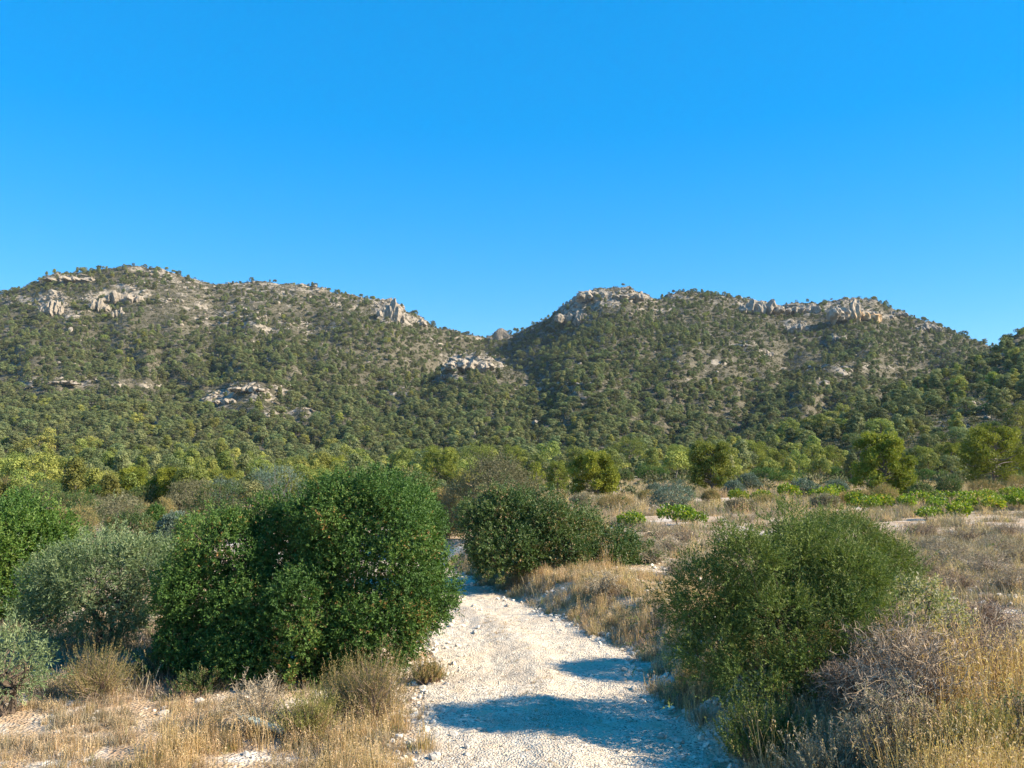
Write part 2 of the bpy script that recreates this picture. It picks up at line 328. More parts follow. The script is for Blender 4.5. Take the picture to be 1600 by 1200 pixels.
M['grey_bark'] = mat_surf('grey_bark', [('N', 12, [(.3, (.10, .085, .07)), (.7, (.24, .21, .18))], 0, 0, 0)], .95, [('N', 30, .01)])
M['lentisk'] = mat_leaf('glossy_dark_leaf', [(0, (0.038, 0.081, 0.019)), (.4, (0.058, 0.120, 0.024)), (.75, (0.090, 0.161, 0.033)), (.97, (0.139, 0.185, 0.040)), (1, (0.244, 0.137, 0.046))], .22, .55, .22, .06)
M['maquis'] = mat_leaf('mixed_maquis_leaf', [(0, (0.040, 0.080, 0.021)), (.5, (0.075, 0.126, 0.031)), (.85, (0.138, 0.160, 0.051)), (1, (0.298, 0.194, 0.093))], .2, .5, .3, .15)
M['juniper'] = mat_leaf('juniper_needle', [(0, (0.057, 0.091, 0.022)), (.5, (0.109, 0.149, 0.035)), (.85, (0.170, 0.198, 0.049)), (1, (0.150, 0.162, 0.060))], .2, .6, .2, .06)
M['bright'] = mat_leaf('fresh_green_leaf', [(0, (0.047, 0.100, 0.016)), (.6, (0.081, 0.150, 0.025)), (1, (0.149, 0.200, 0.035))], .25, .5, .3, .1)
M['olive'] = mat_leaf('silvery_olive_leaf', [(0, (0.067, 0.104, 0.035)), (.45, (0.127, 0.175, 0.071)), (.85, (0.205, 0.261, 0.123)), (1, (0.284, 0.313, 0.141))], .18, .5, .35, .1)
M['blueolive'] = mat_leaf('blue_grey_olive_leaf', [(0, (.06, .095, .065)), (.5, (.11, .155, .115)), (1, (.19, .25, .19))], .15, .5, .3, .15)
M['pine'] = mat_leaf('pine_needle', [(0, (0.089, 0.116, 0.046)), (.5, (0.147, 0.170, 0.068)), (1, (0.214, 0.223, 0.099))], .2, .6, .15, .34)
M['nearpine'] = mat_leaf('near_pine_needle', [(0, (0.122, 0.149, 0.035)), (.5, (0.199, 0.220, 0.052)), (1, (0.286, 0.287, 0.073))], .22, .6, .15, .34)
M['heropine'] = mat_leaf('standing_pine_needle', [(0, (0.106, 0.134, 0.028)), (.5, (0.178, 0.205, 0.040)), (1, (0.264, 0.273, 0.058))], .22, .6, .15, .12)
M['ypine'] = mat_leaf('yellow_green_pine_needle', [(0, (0.095, 0.118, 0.016)), (.5, (0.175, 0.197, 0.027)), (1, (0.281, 0.286, 0.045))], .25, .6, .15, .12)  # yellow-green needles, the pines' own colour
M['scrub'] = mat_leaf('hill_scrub_leaf', [(0, (0.066, 0.080, 0.033)), (.5, (0.106, 0.113, 0.055)), (1, (0.172, 0.155, 0.093))], .15, .7, .1, .35)
M['heath'] = mat_leaf('brownish_heath', [(0, (0.120, 0.132, 0.048)), (.5, (0.240, 0.198, 0.084)), (1, (0.432, 0.288, 0.132))], .2, .7, .15, .15)
M['sage'] = mat_leaf('greyish_dry_leaf', [(0, (0.156, 0.134, 0.095)), (.5, (0.264, 0.224, 0.152)), (1, (0.396, 0.325, 0.231))], .2, .7, .1, .2)
M['palegreen'] = mat_leaf('pale_yellow_leaf', [(0, (0.150, 0.162, 0.072)), (.5, (0.252, 0.252, 0.132)), (1, (0.372, 0.336, 0.228))], .3, .6, .2, .1)
M['vine'] = mat_leaf('vine_leaf', [(0, (0.063, 0.120, 0.014)), (.5, (0.152, 0.224, 0.023)), (.85, (0.357, 0.337, 0.038)), (1, (0.606, 0.365, 0.053))], .35, .45, .3, .12)
M['straw'] = mat_leaf('dry_straw', [(0, (0.243, 0.163, 0.093)), (.5, (0.437, 0.310, 0.180)), (1, (0.705, 0.528, 0.328))], .3, .6, .15, .2)
M['gold'] = mat_leaf('golden_straw', [(0, (0.258, 0.169, 0.081)), (.5, (0.455, 0.318, 0.163)), (1, (0.662, 0.502, 0.312))], .3, .6, .15, .15)
M['grass_green'] = mat_leaf('greening_grass', [(0, (.12, .15, .04)), (.5, (.25, .25, .08)), (1, (.45, .40, .16))], .3, .6, .15, .2)
M['twig'] = mat_leaf('dead_grey_twig', [(0, (0.196, 0.149, 0.099)), (.5, (0.343, 0.276, 0.187)), (1, (0.563, 0.465, 0.320))], .0, .8, .1, .15)
M['dtwig'] = mat_leaf('brown_twig', [(0, (0.135, 0.095, 0.061)), (.5, (0.257, 0.189, 0.128)), (1, (0.419, 0.324, 0.230))], .0, .8, .1, .2)
m, n = new_mat('pale_green_plastic'); b = n.nodes.new('ShaderNodeBsdfPrincipled'); o_ = n.nodes.new('ShaderNodeOutputMaterial'); n.links.new(b.outputs[0], o_.inputs[0])
nz = n.nodes.new('ShaderNodeTexNoise'); nz.inputs['Scale'].default_value = 30; rp = n.nodes.new('ShaderNodeValToRGB'); rp.color_ramp.elements[0].color = (.30, .42, .35, 1); rp.color_ramp.elements[1].color = (.62, .72, .65, 1)
rp.color_ramp.elements[0].position = .3; rp.color_ramp.elements[1].position = .6
n.links.new(nz.outputs[0], rp.inputs[0]); n.links.new(rp.outputs[0], b.inputs['Base Color']); b.inputs['Roughness'].default_value = .45; M['pipe'] = m
M['greygreen'] = mat_leaf('grey_green_leaf', [(0, (.085, .090, .045)), (.5, (.145, .140, .075)), (1, (.24, .22, .14))], .15, .7, .1, .1)

# ------------------------------------------------------------------ ground, hills, track
APX = -22.0
def grid_sheet(name, ylo, yhi, rows, cols, smax, mat):
    d = (ylo - APX) * ((yhi - APX) / (ylo - APX)) ** np.linspace(0, 1, rows); yy = APX + d
    s = np.linspace(-smax, smax, cols); Y = np.repeat(yy[:, None], cols, 1); X = s[None] * d[:, None]
    Z = H(X, Y)
    i = np.arange(rows - 1)[:, None] * cols + np.arange(cols - 1)[None]
    F = np.stack([i, i + 1, i + cols + 1, i + cols], -1).reshape(-1, 4)
    o = MB().add(np.stack([X, Y, Z], -1), F).build(name, mat, smooth=True); return tag(o, kind='structure')
grid_sheet('ground', -18, 130, 620, 760, 1.25, M['ground'])
hl = grid_sheet('hills', 130, 1250, 680, 1080, 1.25, M['hills'])
co = np.empty(len(hl.data.vertices) * 3, np.float32); hl.data.vertices.foreach_get('co', co); co = co.reshape(-1, 3).astype(float)
q1, q2 = project(co[:, 0], co[:, 1], co[:, 2]); rk = zones(q1, q2, ROCKZ) * sstep(150, 330, co[:, 1])
rk = np.clip(rk * .9 + .9 * fbm(co[:, 0] / 14, co[:, 1] / 14, co[:, 2] / 8, seed=79, oct=4) - .2, 0, 1) * (rk > .05)
a = hl.data.attributes.new('rock', 'FLOAT', 'POINT'); a.data.foreach_set('value', rk.astype(np.float32))
n = M['hills'].node_tree; pb = [x for x in n.nodes if x.type == 'BSDF_PRINCIPLED'][0]; src = pb.inputs['Base Color'].links[0].from_socket
ra = n.nodes.new('ShaderNodeAttribute'); ra.attribute_name = 'rock'; gp = n.nodes.new('ShaderNodeNewGeometry'); tn = n.nodes.new('ShaderNodeTexNoise'); tn.inputs['Scale'].default_value = .35; tn.inputs['Detail'].default_value = 7; tn.inputs['Roughness'].default_value = .7
cr_ = n.nodes.new('ShaderNodeValToRGB'); cr_.color_ramp.elements[0].position = .36; cr_.color_ramp.elements[0].color = (.11, .098, .075, 1); cr_.color_ramp.elements[1].position = .62; cr_.color_ramp.elements[1].color = (.34, .29, .225, 1)
mr = n.nodes.new('ShaderNodeMapRange'); mr.inputs['From Min'].default_value = .25; mr.inputs['From Max'].default_value = .45; mx = n.nodes.new('ShaderNodeMix'); mx.data_type = 'RGBA'
n.links.new(gp.outputs['Position'], tn.inputs['Vector']); n.links.new(tn.outputs['Fac'], cr_.inputs[0]); n.links.new(ra.outputs['Fac'], mr.inputs['Value']); n.links.new(mr.outputs[0], mx.inputs['Factor'])
n.links.new(src, mx.inputs['A']); n.links.new(cr_.outputs[0], mx.inputs['B']); n.links.new(mx.outputs['Result'], pb.inputs['Base Color'])
rows, cols = 900, 110
yy = np.linspace(-6, 31, rows); uu = np.linspace(-1, 1, cols)
Y = np.repeat(yy[:, None], cols, 1); U = np.repeat(uu[None], rows, 0)
edge = 1.42 + .16 * noise3(Y / .8, np.sign(U) * 3.0, 0, 81) + .10 * noise3(Y / .2, np.sign(U) * 3.0, 0, 82)
X = track_x(Y) + U * edge
Zt = H(X, Y) + .012 + .016 * fbm(X / .16, Y / .16, seed=91, oct=3) * (1 - U**6) - .06 * np.clip((np.abs(U) - .88) / .12, 0, 1)
i = np.arange(rows - 1)[:, None] * cols + np.arange(cols - 1)[None]
tag(MB().add(np.stack([X, Y, Zt], -1), np.stack([i, i + 1, i + cols + 1, i + cols], -1).reshape(-1, 4)).build('track', M['track'], smooth=True), kind='structure')

# ------------------------------------------------------------------ scattered "stuff" through geometry nodes
def scatter(name, P, rot, scl, idx, protos):
    lib = bpy.data.collections.new(name + '_kinds')
    for p in protos:
        for c in list(p.users_collection): c.objects.unlink(p)
        lib.objects.link(p)
    me = bpy.data.meshes.new(name); me.vertices.add(len(P)); me.vertices.foreach_set('co', np.asarray(P, np.float32).ravel())
    for nm, ty, v in (('rot', 'FLOAT_VECTOR', rot), ('scl', 'FLOAT_VECTOR', scl), ('idx', 'INT', idx)):
        a = me.attributes.new(nm, ty, 'POINT'); a.data.foreach_set('vector' if 'VEC' in ty else 'value', np.asarray(v, np.int32 if ty == 'INT' else np.float32).ravel())
    o = bpy.data.objects.new(name, me); C.objects.link(o)
    ng = bpy.data.node_groups.new(name + '_nodes', 'GeometryNodeTree')
    ng.interface.new_socket('Geometry', in_out='INPUT', socket_type='NodeSocketGeometry'); ng.interface.new_socket('Geometry', in_out='OUTPUT', socket_type='NodeSocketGeometry')
    N = ng.nodes.new; L = ng.links.new
    gi = N('NodeGroupInput'); go = N('NodeGroupOutput'); ci = N('GeometryNodeCollectionInfo'); ci.inputs['Collection'].default_value = lib
    ci.inputs['Separate Children'].default_value = True; ci.inputs['Reset Children'].default_value = True
    ip = N('GeometryNodeInstanceOnPoints'); ip.inputs['Pick Instance'].default_value = True
    def na(nm, ty):
        a = N('GeometryNodeInputNamedAttribute'); a.data_type = ty; a.inputs['Name'].default_value = nm; return a.outputs['Attribute']
    er = N('FunctionNodeEulerToRotation')
    L(gi.outputs[0], ip.inputs['Points']); L(ci.outputs[0], ip.inputs['Instance']); L(na('idx', 'INT'), ip.inputs['Instance Index'])
    L(na('rot', 'FLOAT_VECTOR'), er.inputs[0]); L(er.outputs[0], ip.inputs['Rotation']); L(na('scl', 'FLOAT_VECTOR'), ip.inputs['Scale']); L(ip.outputs[0], go.inputs[0])
    md = o.modifiers.new('scatter', 'NODES'); md.node_group = ng
    return tag(o, kind='stuff')
def names(pre, i): return '%s_kind_%s' % (pre, chr(97 + i))   # alphabetical order = instance index

# ------------------------------------------------------------------ pines
def pine_blobs(rng, H_, W_, kind):
    """a billowy crown: puffs carried on limbs round a stem"""
    out = []; n = {'round': 13, 'tall': 14, 'umbrella': 11, 'bushy': 12, 'hero': 36}[kind]
    for i in range(n):
        t = (i + .5) / n
        if kind == 'umbrella': h = .55 + .4 * t; r = (1 - ((h - .62) / .42)**2); r = max(r, .1)
        elif kind == 'tall': h = .25 + .7 * t; r = min(1, 1.25 * (1.08 - h)) * (.7 + .3 * min(1, (h - .15) * 3))
        else: h = .16 + .76 * t; r = math.sqrt(max(.04, 1 - ((h - .42) / .60)**2))
        a = i * 2.4 + rng.uniform(-.6, .6); R = W_ * .5 * r * (rng.uniform(.45, .85) if kind != 'hero' else rng.uniform(.35, .98))
        q = W_ * rng.uniform(.16, .26) * (1 if kind != 'hero' else .62)
        out.append((R * math.cos(a), R * math.sin(a), h * H_, q, q, q * .75))
    return out
def make_pine(name, seed, H_, W_, kind, lobes_per, tuft, mats, coll=None, hero=False, split=False):
    rng = RS(seed); bl = pine_blobs(rng, H_, W_, kind); c = MB(); t = MB()
    for b in bl:
        n = lobes_per; d = unit(rng.normal(size=(n, 3)) + np.array([0, 0, .35]))
        P = np.array(b[:3]) + d * np.array(b[3:]) * (1 - .45 * rng.uniform(0, 1, (n, 1))**2)
        D = unit(d + np.array([0, 0, .4]) + rng.normal(0, .35, d.shape)); r0 = rng.uniform(.15, .85)
        rr = np.clip(r0 + rng.normal(0, .15, n), 0, 1)
        if hero:
            sprigs(c, P, D, rng, 5, tuft * .7, tuft, tuft * .34, .8, rr); Q_ = np.array(b[:3]) + (P - np.array(b[:3])) * .8
            puff_quads(c, Q_, d, tuft * 1.5, tuft * .9, rng, rr, .5)
        else:
            puff_quads(c, P, d * np.array([1, 1, 1.2]), tuft * 1.15 * rng.uniform(.7, 1.3, n), tuft * .8, rng, rr, .32)
            h_ = n // 3; leaf_quads(c, P[:h_], D[:h_], tuft * .8, tuft * .3, rng, rr[:h_])
    lean = rng.normal(0, .04 * H_, 2); top = np.array([[lean[0], lean[1], H_ * .86]])
    tubes(t, curve_paths(np.array([[0, 0, -.3]]), top, 8, rng, .03), H_ * .028 * np.linspace(1, .2, 8)[None], 6)
    T = np.array([b[:3] for b in bl]); P0 = np.stack([lean[0] * T[:, 2] / H_, lean[1] * T[:, 2] / H_, T[:, 2] * .78], 1)
    tubes(t, curve_paths(P0, T, 5, rng, .08), H_ * .010 * np.linspace(1, .3, 5)[None], 4)
    if hero or split:
        return c, t
    mb = MB(); mb.V = c.V + t.V; mb.F = c.F + [f + c.n for f in t.F]; mb.R = c.R + t.R; mb.I = c.I + [i * 0 + 1 for i in t.I]; mb.n = c.n + t.n
    return mb.build(name, mats, coll=coll)

KINDS = ['round', 'tall', 'umbrella', 'bushy', 'round', 'tall']
protos = [make_pine(names('pine', i), 100 + i, 6.2 if k != 'bushy' else 4.2, 5.2 if k != 'tall' else 4.0, k, 130, .34, [M['pine' if i < 6 else 'nearpine'], M['grey_bark']]) for i, k in enumerate(KINDS * 2)]
rng = RS(5)
def hill_points(y0, y1, cell0, rng, wide=.74):
    out = []; Y = y0
    while Y < y1:
        cell = cell0 * (1 + .0005 * Y); xs = np.arange(-wide * Y, wide * Y, cell); xs = xs + rng.uniform(-.5, .5, len(xs)) * cell
        out.append(np.stack([xs, Y + rng.uniform(-.5, .5, len(xs)) * cell], 1)); Y += cell
    return np.concatenate(out)
pts = np.concatenate([hill_points(48, 118, 3.2, rng), hill_points(118, 860, 4.3, rng)]); z = H(pts[:, 0], pts[:, 1]); px, py = project(pts[:, 0], pts[:, 1], z)
bare = zones(px, py, BAREZ); up = sstep(640, 470, py)
cl = fbm(pts[:, 0] / 55, pts[:, 1] / 55, seed=111, oct=3)
dens = np.clip(1.08 - .06 * up - .98 * bare + .45 * cl * (.4 + up), 0.06, 1)
Yb = np.interp(pts[:, 0] / pts[:, 1], BACK[:, 0], BACK[:, 2])
DENSE = [(905, 575, 55, 45, 1), (980, 640, 60, 35, 1), (610, 560, 60, 45, 1), (560, 620, 40, 30, .8), (1090, 480, 60, 22, .8), (1460, 570, 60, 25, 1), (60, 530, 90, 25, .7), (700, 540, 60, 14, .6)]
dens = np.clip(dens + .7 * zones(px, py, DENSE), 0, 1) * np.where(pts[:, 1] > Yb + 25, 0, 1)
near_right = sstep(620, 860, px) * sstep(230, 150, pts[:, 1]); dens *= 1 - .62 * near_right; dens = np.where(pts[:, 1] < 118, .62 * (1 - sstep(560, 760, px)) + .07 * (pts[:, 1] > 78), dens)
keep = rng.uniform(size=len(pts)) < dens
P = np.column_stack([pts, z])[keep]; px, py, up = px[keep], py[keep], up[keep]
size = (.50 + .60 * rng.uniform(0, 1, len(P))**1.3) * (1 - .12 * up) * np.interp(P[:, 1], [45, 75, 120, 190], [.42, .52, .74, 1.0])
inframe = (px > -10) & (px < 1610); order = np.argsort(np.where(inframe, P[:, 1] / size, 9e9)); big = order[:215]; rest = np.setdiff1d(np.arange(len(P)), big)
P[:, 2] -= .15
scatter('pine_forest', P[rest], np.stack([rng.normal(0, .05, len(rest)), rng.normal(0, .05, len(rest)), rng.uniform(0, 6.28, len(rest))], 1),
        size[rest][:, None] * np.stack([rng.uniform(.85, 1.2, len(rest)), rng.uniform(.85, 1.2, len(rest)), rng.uniform(.62, .95, len(rest))], 1), rng.randint(0, 6, len(rest)) + 6 * (rng.uniform(size=len(rest)) < np.interp(P[rest, 1], [110, 190, 380], [.6, .3, .03])), protos)
NICE = {'round': 'rounded', 'tall': 'slender tall', 'umbrella': 'flat-topped', 'bushy': 'low bushy'}
def region(px, Y):
    a = ('at the left edge' if px < 130 else 'left of the olive tree top' if px < 300 else 'left behind the big shrub' if px < 480 else 'behind the big shrub' if px < 650 else 'above the track bend' if px < 860
         else 'in the middle of the valley' if px < 1040 else 'behind the olive bushes' if px < 1250 else 'below the right hill' if px < 1450 else 'on the right near slope')
    return ('front trees ' if Y < 85 else 'second rank ' if Y < 125 else 'forest edge ' if Y < 170 else 'forest foot ') + a
proto_trees = []
for i, k in enumerate(KINDS):
    H_, W_ = (6.2 if k != 'bushy' else 4.2), (5.2 if k != 'tall' else 4.0)
    c_, t_ = make_pine('x', 150 + i, H_, W_, k, 170, .26, None, split=True); proto_trees.append((c_.mesh('pine_crown', M['nearpine']), t_.mesh('pine_trunk', M['grey_bark']), c_.mesh('pine_crown', M['pine'])))
NTH = ['leftmost', 'second from left', 'third from left', 'fourth from left', 'fifth from left', 'sixth from left', 'seventh from left', 'eighth from left', 'ninth from left', 'tenth from left']
seen = {}
for i in big[np.argsort(px[big])]:
    k = rng.randint(0, 6); s_ = size[i]; r = empty('pine_tree', P[i], rng.uniform(0, 6.28), (s_ * rng.uniform(.9, 1.15), s_ * rng.uniform(.9, 1.15), s_ * rng.uniform(.85, 1.15)))
    cr3 = proto_trees[k]; far = rng.uniform() > np.interp(P[i, 1], [70, 130], [.9, .5])
    for nm, me in zip(('crown', 'trunk'), (cr3[2] if far else cr3[0], cr3[1])): o = bpy.data.objects.new(nm, me); C.objects.link(o); o.parent = r
    g_ = region(px[i], P[i, 1]); q = (KINDS[k], g_); n_ = seen[q] = seen.get(q, -1) + 1
    tag(r, NICE[KINDS[k]] + ' pine, ' + NTH[min(n_, 9)] + ', among ' + g_, 'tree', 'pines of the ' + g_)

# low scrub and loose rocks over the hills
def scrub_proto(nm, seed, mat, n=90):
    rng = RS(seed); mb = MB(); bl = [(rng.normal(0, .3), rng.normal(0, .3), .25, .5, .5, .38) for _ in range(3)]
    Pp, Nn = sample_blobs(bl, n, rng, 1, .0); leaf_quads(mb, Pp, unit(Nn + rng.normal(0, .5, Nn.shape)), .34, .22, rng, rng.uniform(0, 1, len(Pp))); return mb.build(nm, mat)
sp_ = [scrub_proto(names('scrub', i), 200 + i, M['scrub']) for i in range(4)]
pts = np.concatenate([hill_points(36, 95, 1.9, rng, .7), hill_points(95, 860, 2.7, rng, .70)]); z = H(pts[:, 0], pts[:, 1]); px, py = project(pts[:, 0], pts[:, 1], z)
keep = (rng.uniform(size=len(pts)) < 1.0 - .35 * zones(px, py, ROCKZ)) & (pts[:, 1] < np.interp(pts[:, 0] / pts[:, 1], BACK[:, 0], BACK[:, 2]) + 15) & ((pts[:, 1] > 95) | (rng.uniform(size=len(pts)) < np.where(px < 740, .9, .22 * (pts[:, 1] > 55))))
Q = np.column_stack([pts, z])[keep]; n_ = len(Q); s_ = rng.uniform(.6, 1.7, n_) * np.interp(Q[:, 1], [36, 130], [.55, 1])
scatter('hillside_scrub', Q, np.stack([0 * s_, 0 * s_, rng.uniform(0, 6.28, n_)], 1), np.stack([s_, s_, s_ * rng.uniform(.7, 1.2, n_)], 1), rng.randint(0, 4, n_), sp_)

def ico(sub):
    me = bpy.data.meshes.new('t'); import bmesh
    bm = bmesh.new(); bmesh.ops.create_icosphere(bm, subdivisions=sub, radius=1); V = np.array([v.co[:] for v in bm.verts]); F = np.array([[v.index for v in f.verts] for f in bm.faces]); bm.free(); bpy.data.meshes.remove(me); return V, F
ICO = {k: ico(k) for k in (1, 2, 3, 5)}
def rock_mesh(seed, sub, sx, sy, sz, rough=.35, freq=1.3, cut=6):
    V, F = ICO[sub]; rng = RS(seed); V = V.copy()
    for _ in range(cut):                                       # chop with random planes for flat faces
        nrm = unit(rng.normal(size=(1, 3)))[0]; d = rng.uniform(.55, .85); t = V @ nrm - d; V = V - np.maximum(t, 0)[:, None] * nrm
    V = V * (1 + rough * fbm(V[:, 0] * freq, V[:, 1] * freq, V[:, 2] * freq * .6, seed, 4))[:, None]
    return V * np.array([sx, sy, sz]), F
rp_ = []
for i in range(5):
    V, F = rock_mesh(300 + i, 2, 1, .85, .8, .3); rp_.append(MB().add(V, F).build(names('boulder', i), M['rock']))
pts = hill_points(120, 860, 2.1, rng, .70); z = H(pts[:, 0], pts[:, 1]); px, py = project(pts[:, 0], pts[:, 1], z); zn = zones(px, py, ROCKZ)
cl = fbm(pts[:, 0] / 22, pts[:, 1] / 22, seed=121, oct=3)
keep = rng.uniform(size=len(pts)) < np.clip(.62 * zn * (1 + .8 * cl), 0, 1) + .03 + .22 * np.clip(cl + .1, 0, 1) * sstep(640, 480, py)
keep &= pts[:, 1] < np.interp(pts[:, 0] / pts[:, 1], BACK[:, 0], BACK[:, 2]) + 8
Q = np.column_stack([pts, z])[keep]; n_ = len(Q); s_ = rng.uniform(.35, 1.5, n_) * (1 + 1.2 * (rng.uniform(size=n_) < .08)) * np.interp(Q[:, 1], [150, 450], [.4, 1])
scatter('hillside_boulders', Q, np.stack([rng.normal(0, .3, n_), rng.normal(0, .3, n_), rng.uniform(0, 6.28, n_)], 1), np.stack([s_ * 1.15, s_, s_ * rng.uniform(.35, .95, n_)], 1), rng.randint(0, 5, n_), rp_)

# individual crags
def crag(px_, py_, w_px, h_px, seed, label, mat='rock', depth=.6, n=5, tall=False):
    """py_ = foot of the crag; size from its width and height as seen at its own distance"""
    x, y, z = at(px_, py_, 100); k = y / FPX; W_, Hh = w_px * k * 1.15, h_px * k * 1.15; rng = RS(seed); mb = MB()
    for j in range(n):
        u = (j + .5) / n - .5 if n > 1 else 0; sx = W_ / n * rng.uniform(.6, .95); hz = Hh * (1 - .5 * abs(u) * 2) * rng.uniform(.55, 1.08) if n > 1 else Hh
        V, F = rock_mesh(seed + j * 7, 3 if n > 2 else 3, sx, W_ * depth * .4 * rng.uniform(.7, 1.1), hz * .62, .42, 1.6, 9)
        V = V + np.array([u * W_ + rng.normal(0, W_ * .03), rng.normal(0, W_ * .07), hz * .36]); mb.add(V, F)
    o = mb.build('rock_outcrop', M[mat]); o.location = (x, y, z - .05 * Hh); tag(o, label, 'rock', 'rock outcrops on the hills'); return o
for a in [(82, 490, 28, 28, 401, 'tall pale rock tower on the upper left hill, leftmost of the crags'), (155, 486, 30, 20, 402, 'slanting grey rock slab between the left rock tower and the crag below the summit'),
          (192, 474, 46, 26, 403, 'broad broken crag just under the left summit'), (185, 494, 16, 18, 404, 'narrow rock fin hanging below the broad crag of the left hill'),
          (108, 440, 60, 12, 405, 'pale rock rib along the left shoulder of the left summit skyline'), (612, 500, 34, 32, 406, 'pale cliff at the right end of the left ridge, under a lone pine'),
          (650, 508, 28, 12, 407, 'low rocks stepping down right of the left ridge end cliff'), (738, 578, 60, 22, 408, 'rock cap on top of the low middle spur'), (700, 592, 20, 14, 409, 'leaning slab left of the rock cap on the middle spur'),
          (930, 468, 50, 20, 411, 'crag at the very top of the centre right peak'), (893, 502, 40, 18, 412, 'stepped cliff on the left flank of the centre right peak'), (908, 506, 18, 20, 413, 'single pale boulder face below the centre right peak'),
          (985, 468, 44, 14, 414, 'broken rocks right of the centre right peak'), (1188, 490, 56, 26, 415, 'jagged crag on the right ridge left of the ochre cliff'), (1252, 490, 46, 20, 416, 'pale crag joined to the left side of the ochre cliff'),
          (1247, 518, 30, 16, 417, 'round grey outcrop on the slope below the right ridge crags'), (1309, 532, 14, 9, 418, 'isolated pale boulder below the ochre cliff'), (1450, 518, 34, 14, 419, 'small crag on the descending right end of the ridge'),
          (1400, 494, 30, 10, 420, 'low rocks on the skyline right of the ochre cliff'), (1198, 557, 14, 9, 421, 'small boulder on the bare middle of the right hill'), (1160, 543, 30, 7, 422, 'flat ledge of rock on the bare shoulder of the right hill'),
          (385, 612, 50, 9, 423, 'pale ledge on the bare knoll low on the left hill'), (350, 630, 34, 9, 424, 'lower left ledge of the bare knoll on the left hill'), (100, 600, 40, 6, 425, 'flat rocks on the bare shoulder at the far left')]:
    crag(*a)
crag(1332, 500, 78, 34, 440, 'large cliff with an ochre stained face on the right ridge', 'ochre_rock', .5, 6)
crag(783, 532, 12, 18, 450, 'lone upright rock pillar in the saddle between the two hills', n=1)

# ------------------------------------------------------------------ nearer pines on the plain, each with trunk and crown
def hero_pine(seed, H_, W_, kind, mat, label, px_, py_, hpx, wpx, group='single pines standing in front of the forest'):
    x, y, z = at(px_, py_, 20, 300); k = y / FPX; Hh, Ww = hpx * k, wpx * k
    c, t = make_pine('x', seed, Hh, Ww, kind, 95 if wpx > 45 else 60, min(.15, Ww * .040), None, hero=True)
    r = empty('pine_tree', (x, y, z)); tag(r, label, 'tree', group)
    c.build('crown', M[mat], r); t.build('trunk', M['grey_bark'], r); return r
HP = [(1382, 783, 108, 86, 'hero', 'ypine', 'bright yellow-green pine, the broad one behind the middle of the vine rows'), (1490, 748, 58, 42, 'hero', 'ypine', 'slim yellow-green pine between the two broad bright pines at the right'),
      (1558, 762, 98, 92, 'hero', 'ypine', 'large bright pine near the right edge of the picture'), (932, 779, 72, 76, 'hero', 'ypine', 'round yellow-green pine in the centre, right of the track bend'),
      (1110, 772, 82, 74, 'hero', 'heropine', 'broad green pine behind the blue-grey olive bushes'), (748, 752, 56, 62, 'umbrella', 'heropine', 'dark spreading pine behind the shrubs at the track bend'),
      (688, 760, 62, 64, 'hero', 'heropine', 'olive pine just right behind the big dark shrub'), (838, 790, 68, 40, 'tall', 'ypine', 'narrow yellowish pine rising behind the grey shrub at the track bend'),
      (872, 775, 56, 40, 'hero', 'heropine', 'green pine left of the round yellow-green one in the centre'), (985, 740, 58, 60, 'hero', 'heropine', 'dark rounded pine behind and right of the round yellow-green one'),
      (205, 790, 58, 60, 'hero', 'ypine', 'bright yellow-green pine at the left, above the olive tree'), (262, 798, 66, 66, 'hero', 'ypine', 'yellow-green pine next to the left one, with a dark left side'),
      (115, 785, 44, 50, 'hero', 'heropine', 'smaller olive pine at the left, above the green shrub'), (520, 760, 46, 60, 'hero', 'ypine', 'yellow-topped pine peeping over the left shoulder of the big shrub'),
      (1178, 745, 56, 58, 'hero', 'heropine', 'green pine right of the broad one by the olive bushes'), (1285, 740, 44, 46, 'hero', 'heropine', 'low green pine at the edge of the bare patch'), (1060, 745, 46, 50, 'hero', 'heropine', 'green pine left of the broad one by the olive bushes'),
      (1440, 745, 48, 44, 'hero', 'heropine', 'dull green pine right behind the broad bright one'), (1530, 720, 46, 40, 'hero', 'heropine', 'olive pine on the slope behind the large bright pine'), (800, 745, 50, 46, 'hero', 'heropine', 'rounded olive pine right of the dark spreading one'),
      (640, 745, 44, 50, 'hero', 'heropine', 'olive pine peeping over the right shoulder of the big shrub'), (30, 770, 42, 50, 'hero', 'heropine', 'olive pine at the left edge of the picture'), (345, 775, 40, 46, 'hero', 'heropine', 'grey-green pine over the left edge of the big shrub'), (1600, 735, 70, 50, 'hero', 'heropine', 'green pine cut by the right edge of the picture'),
      (900, 735, 36, 40, 'hero', 'heropine', 'small olive pine behind the round yellow-green one'), (1215, 742, 40, 40, 'hero', 'heropine', 'small green pine beside the olive bushes on the right')]
for i, (px_, py_, hp, wp, kd, mt, lb) in enumerate(HP): hero_pine(600 + i, 0, 0, kd, mt, lb, px_, py_, hp, wp)

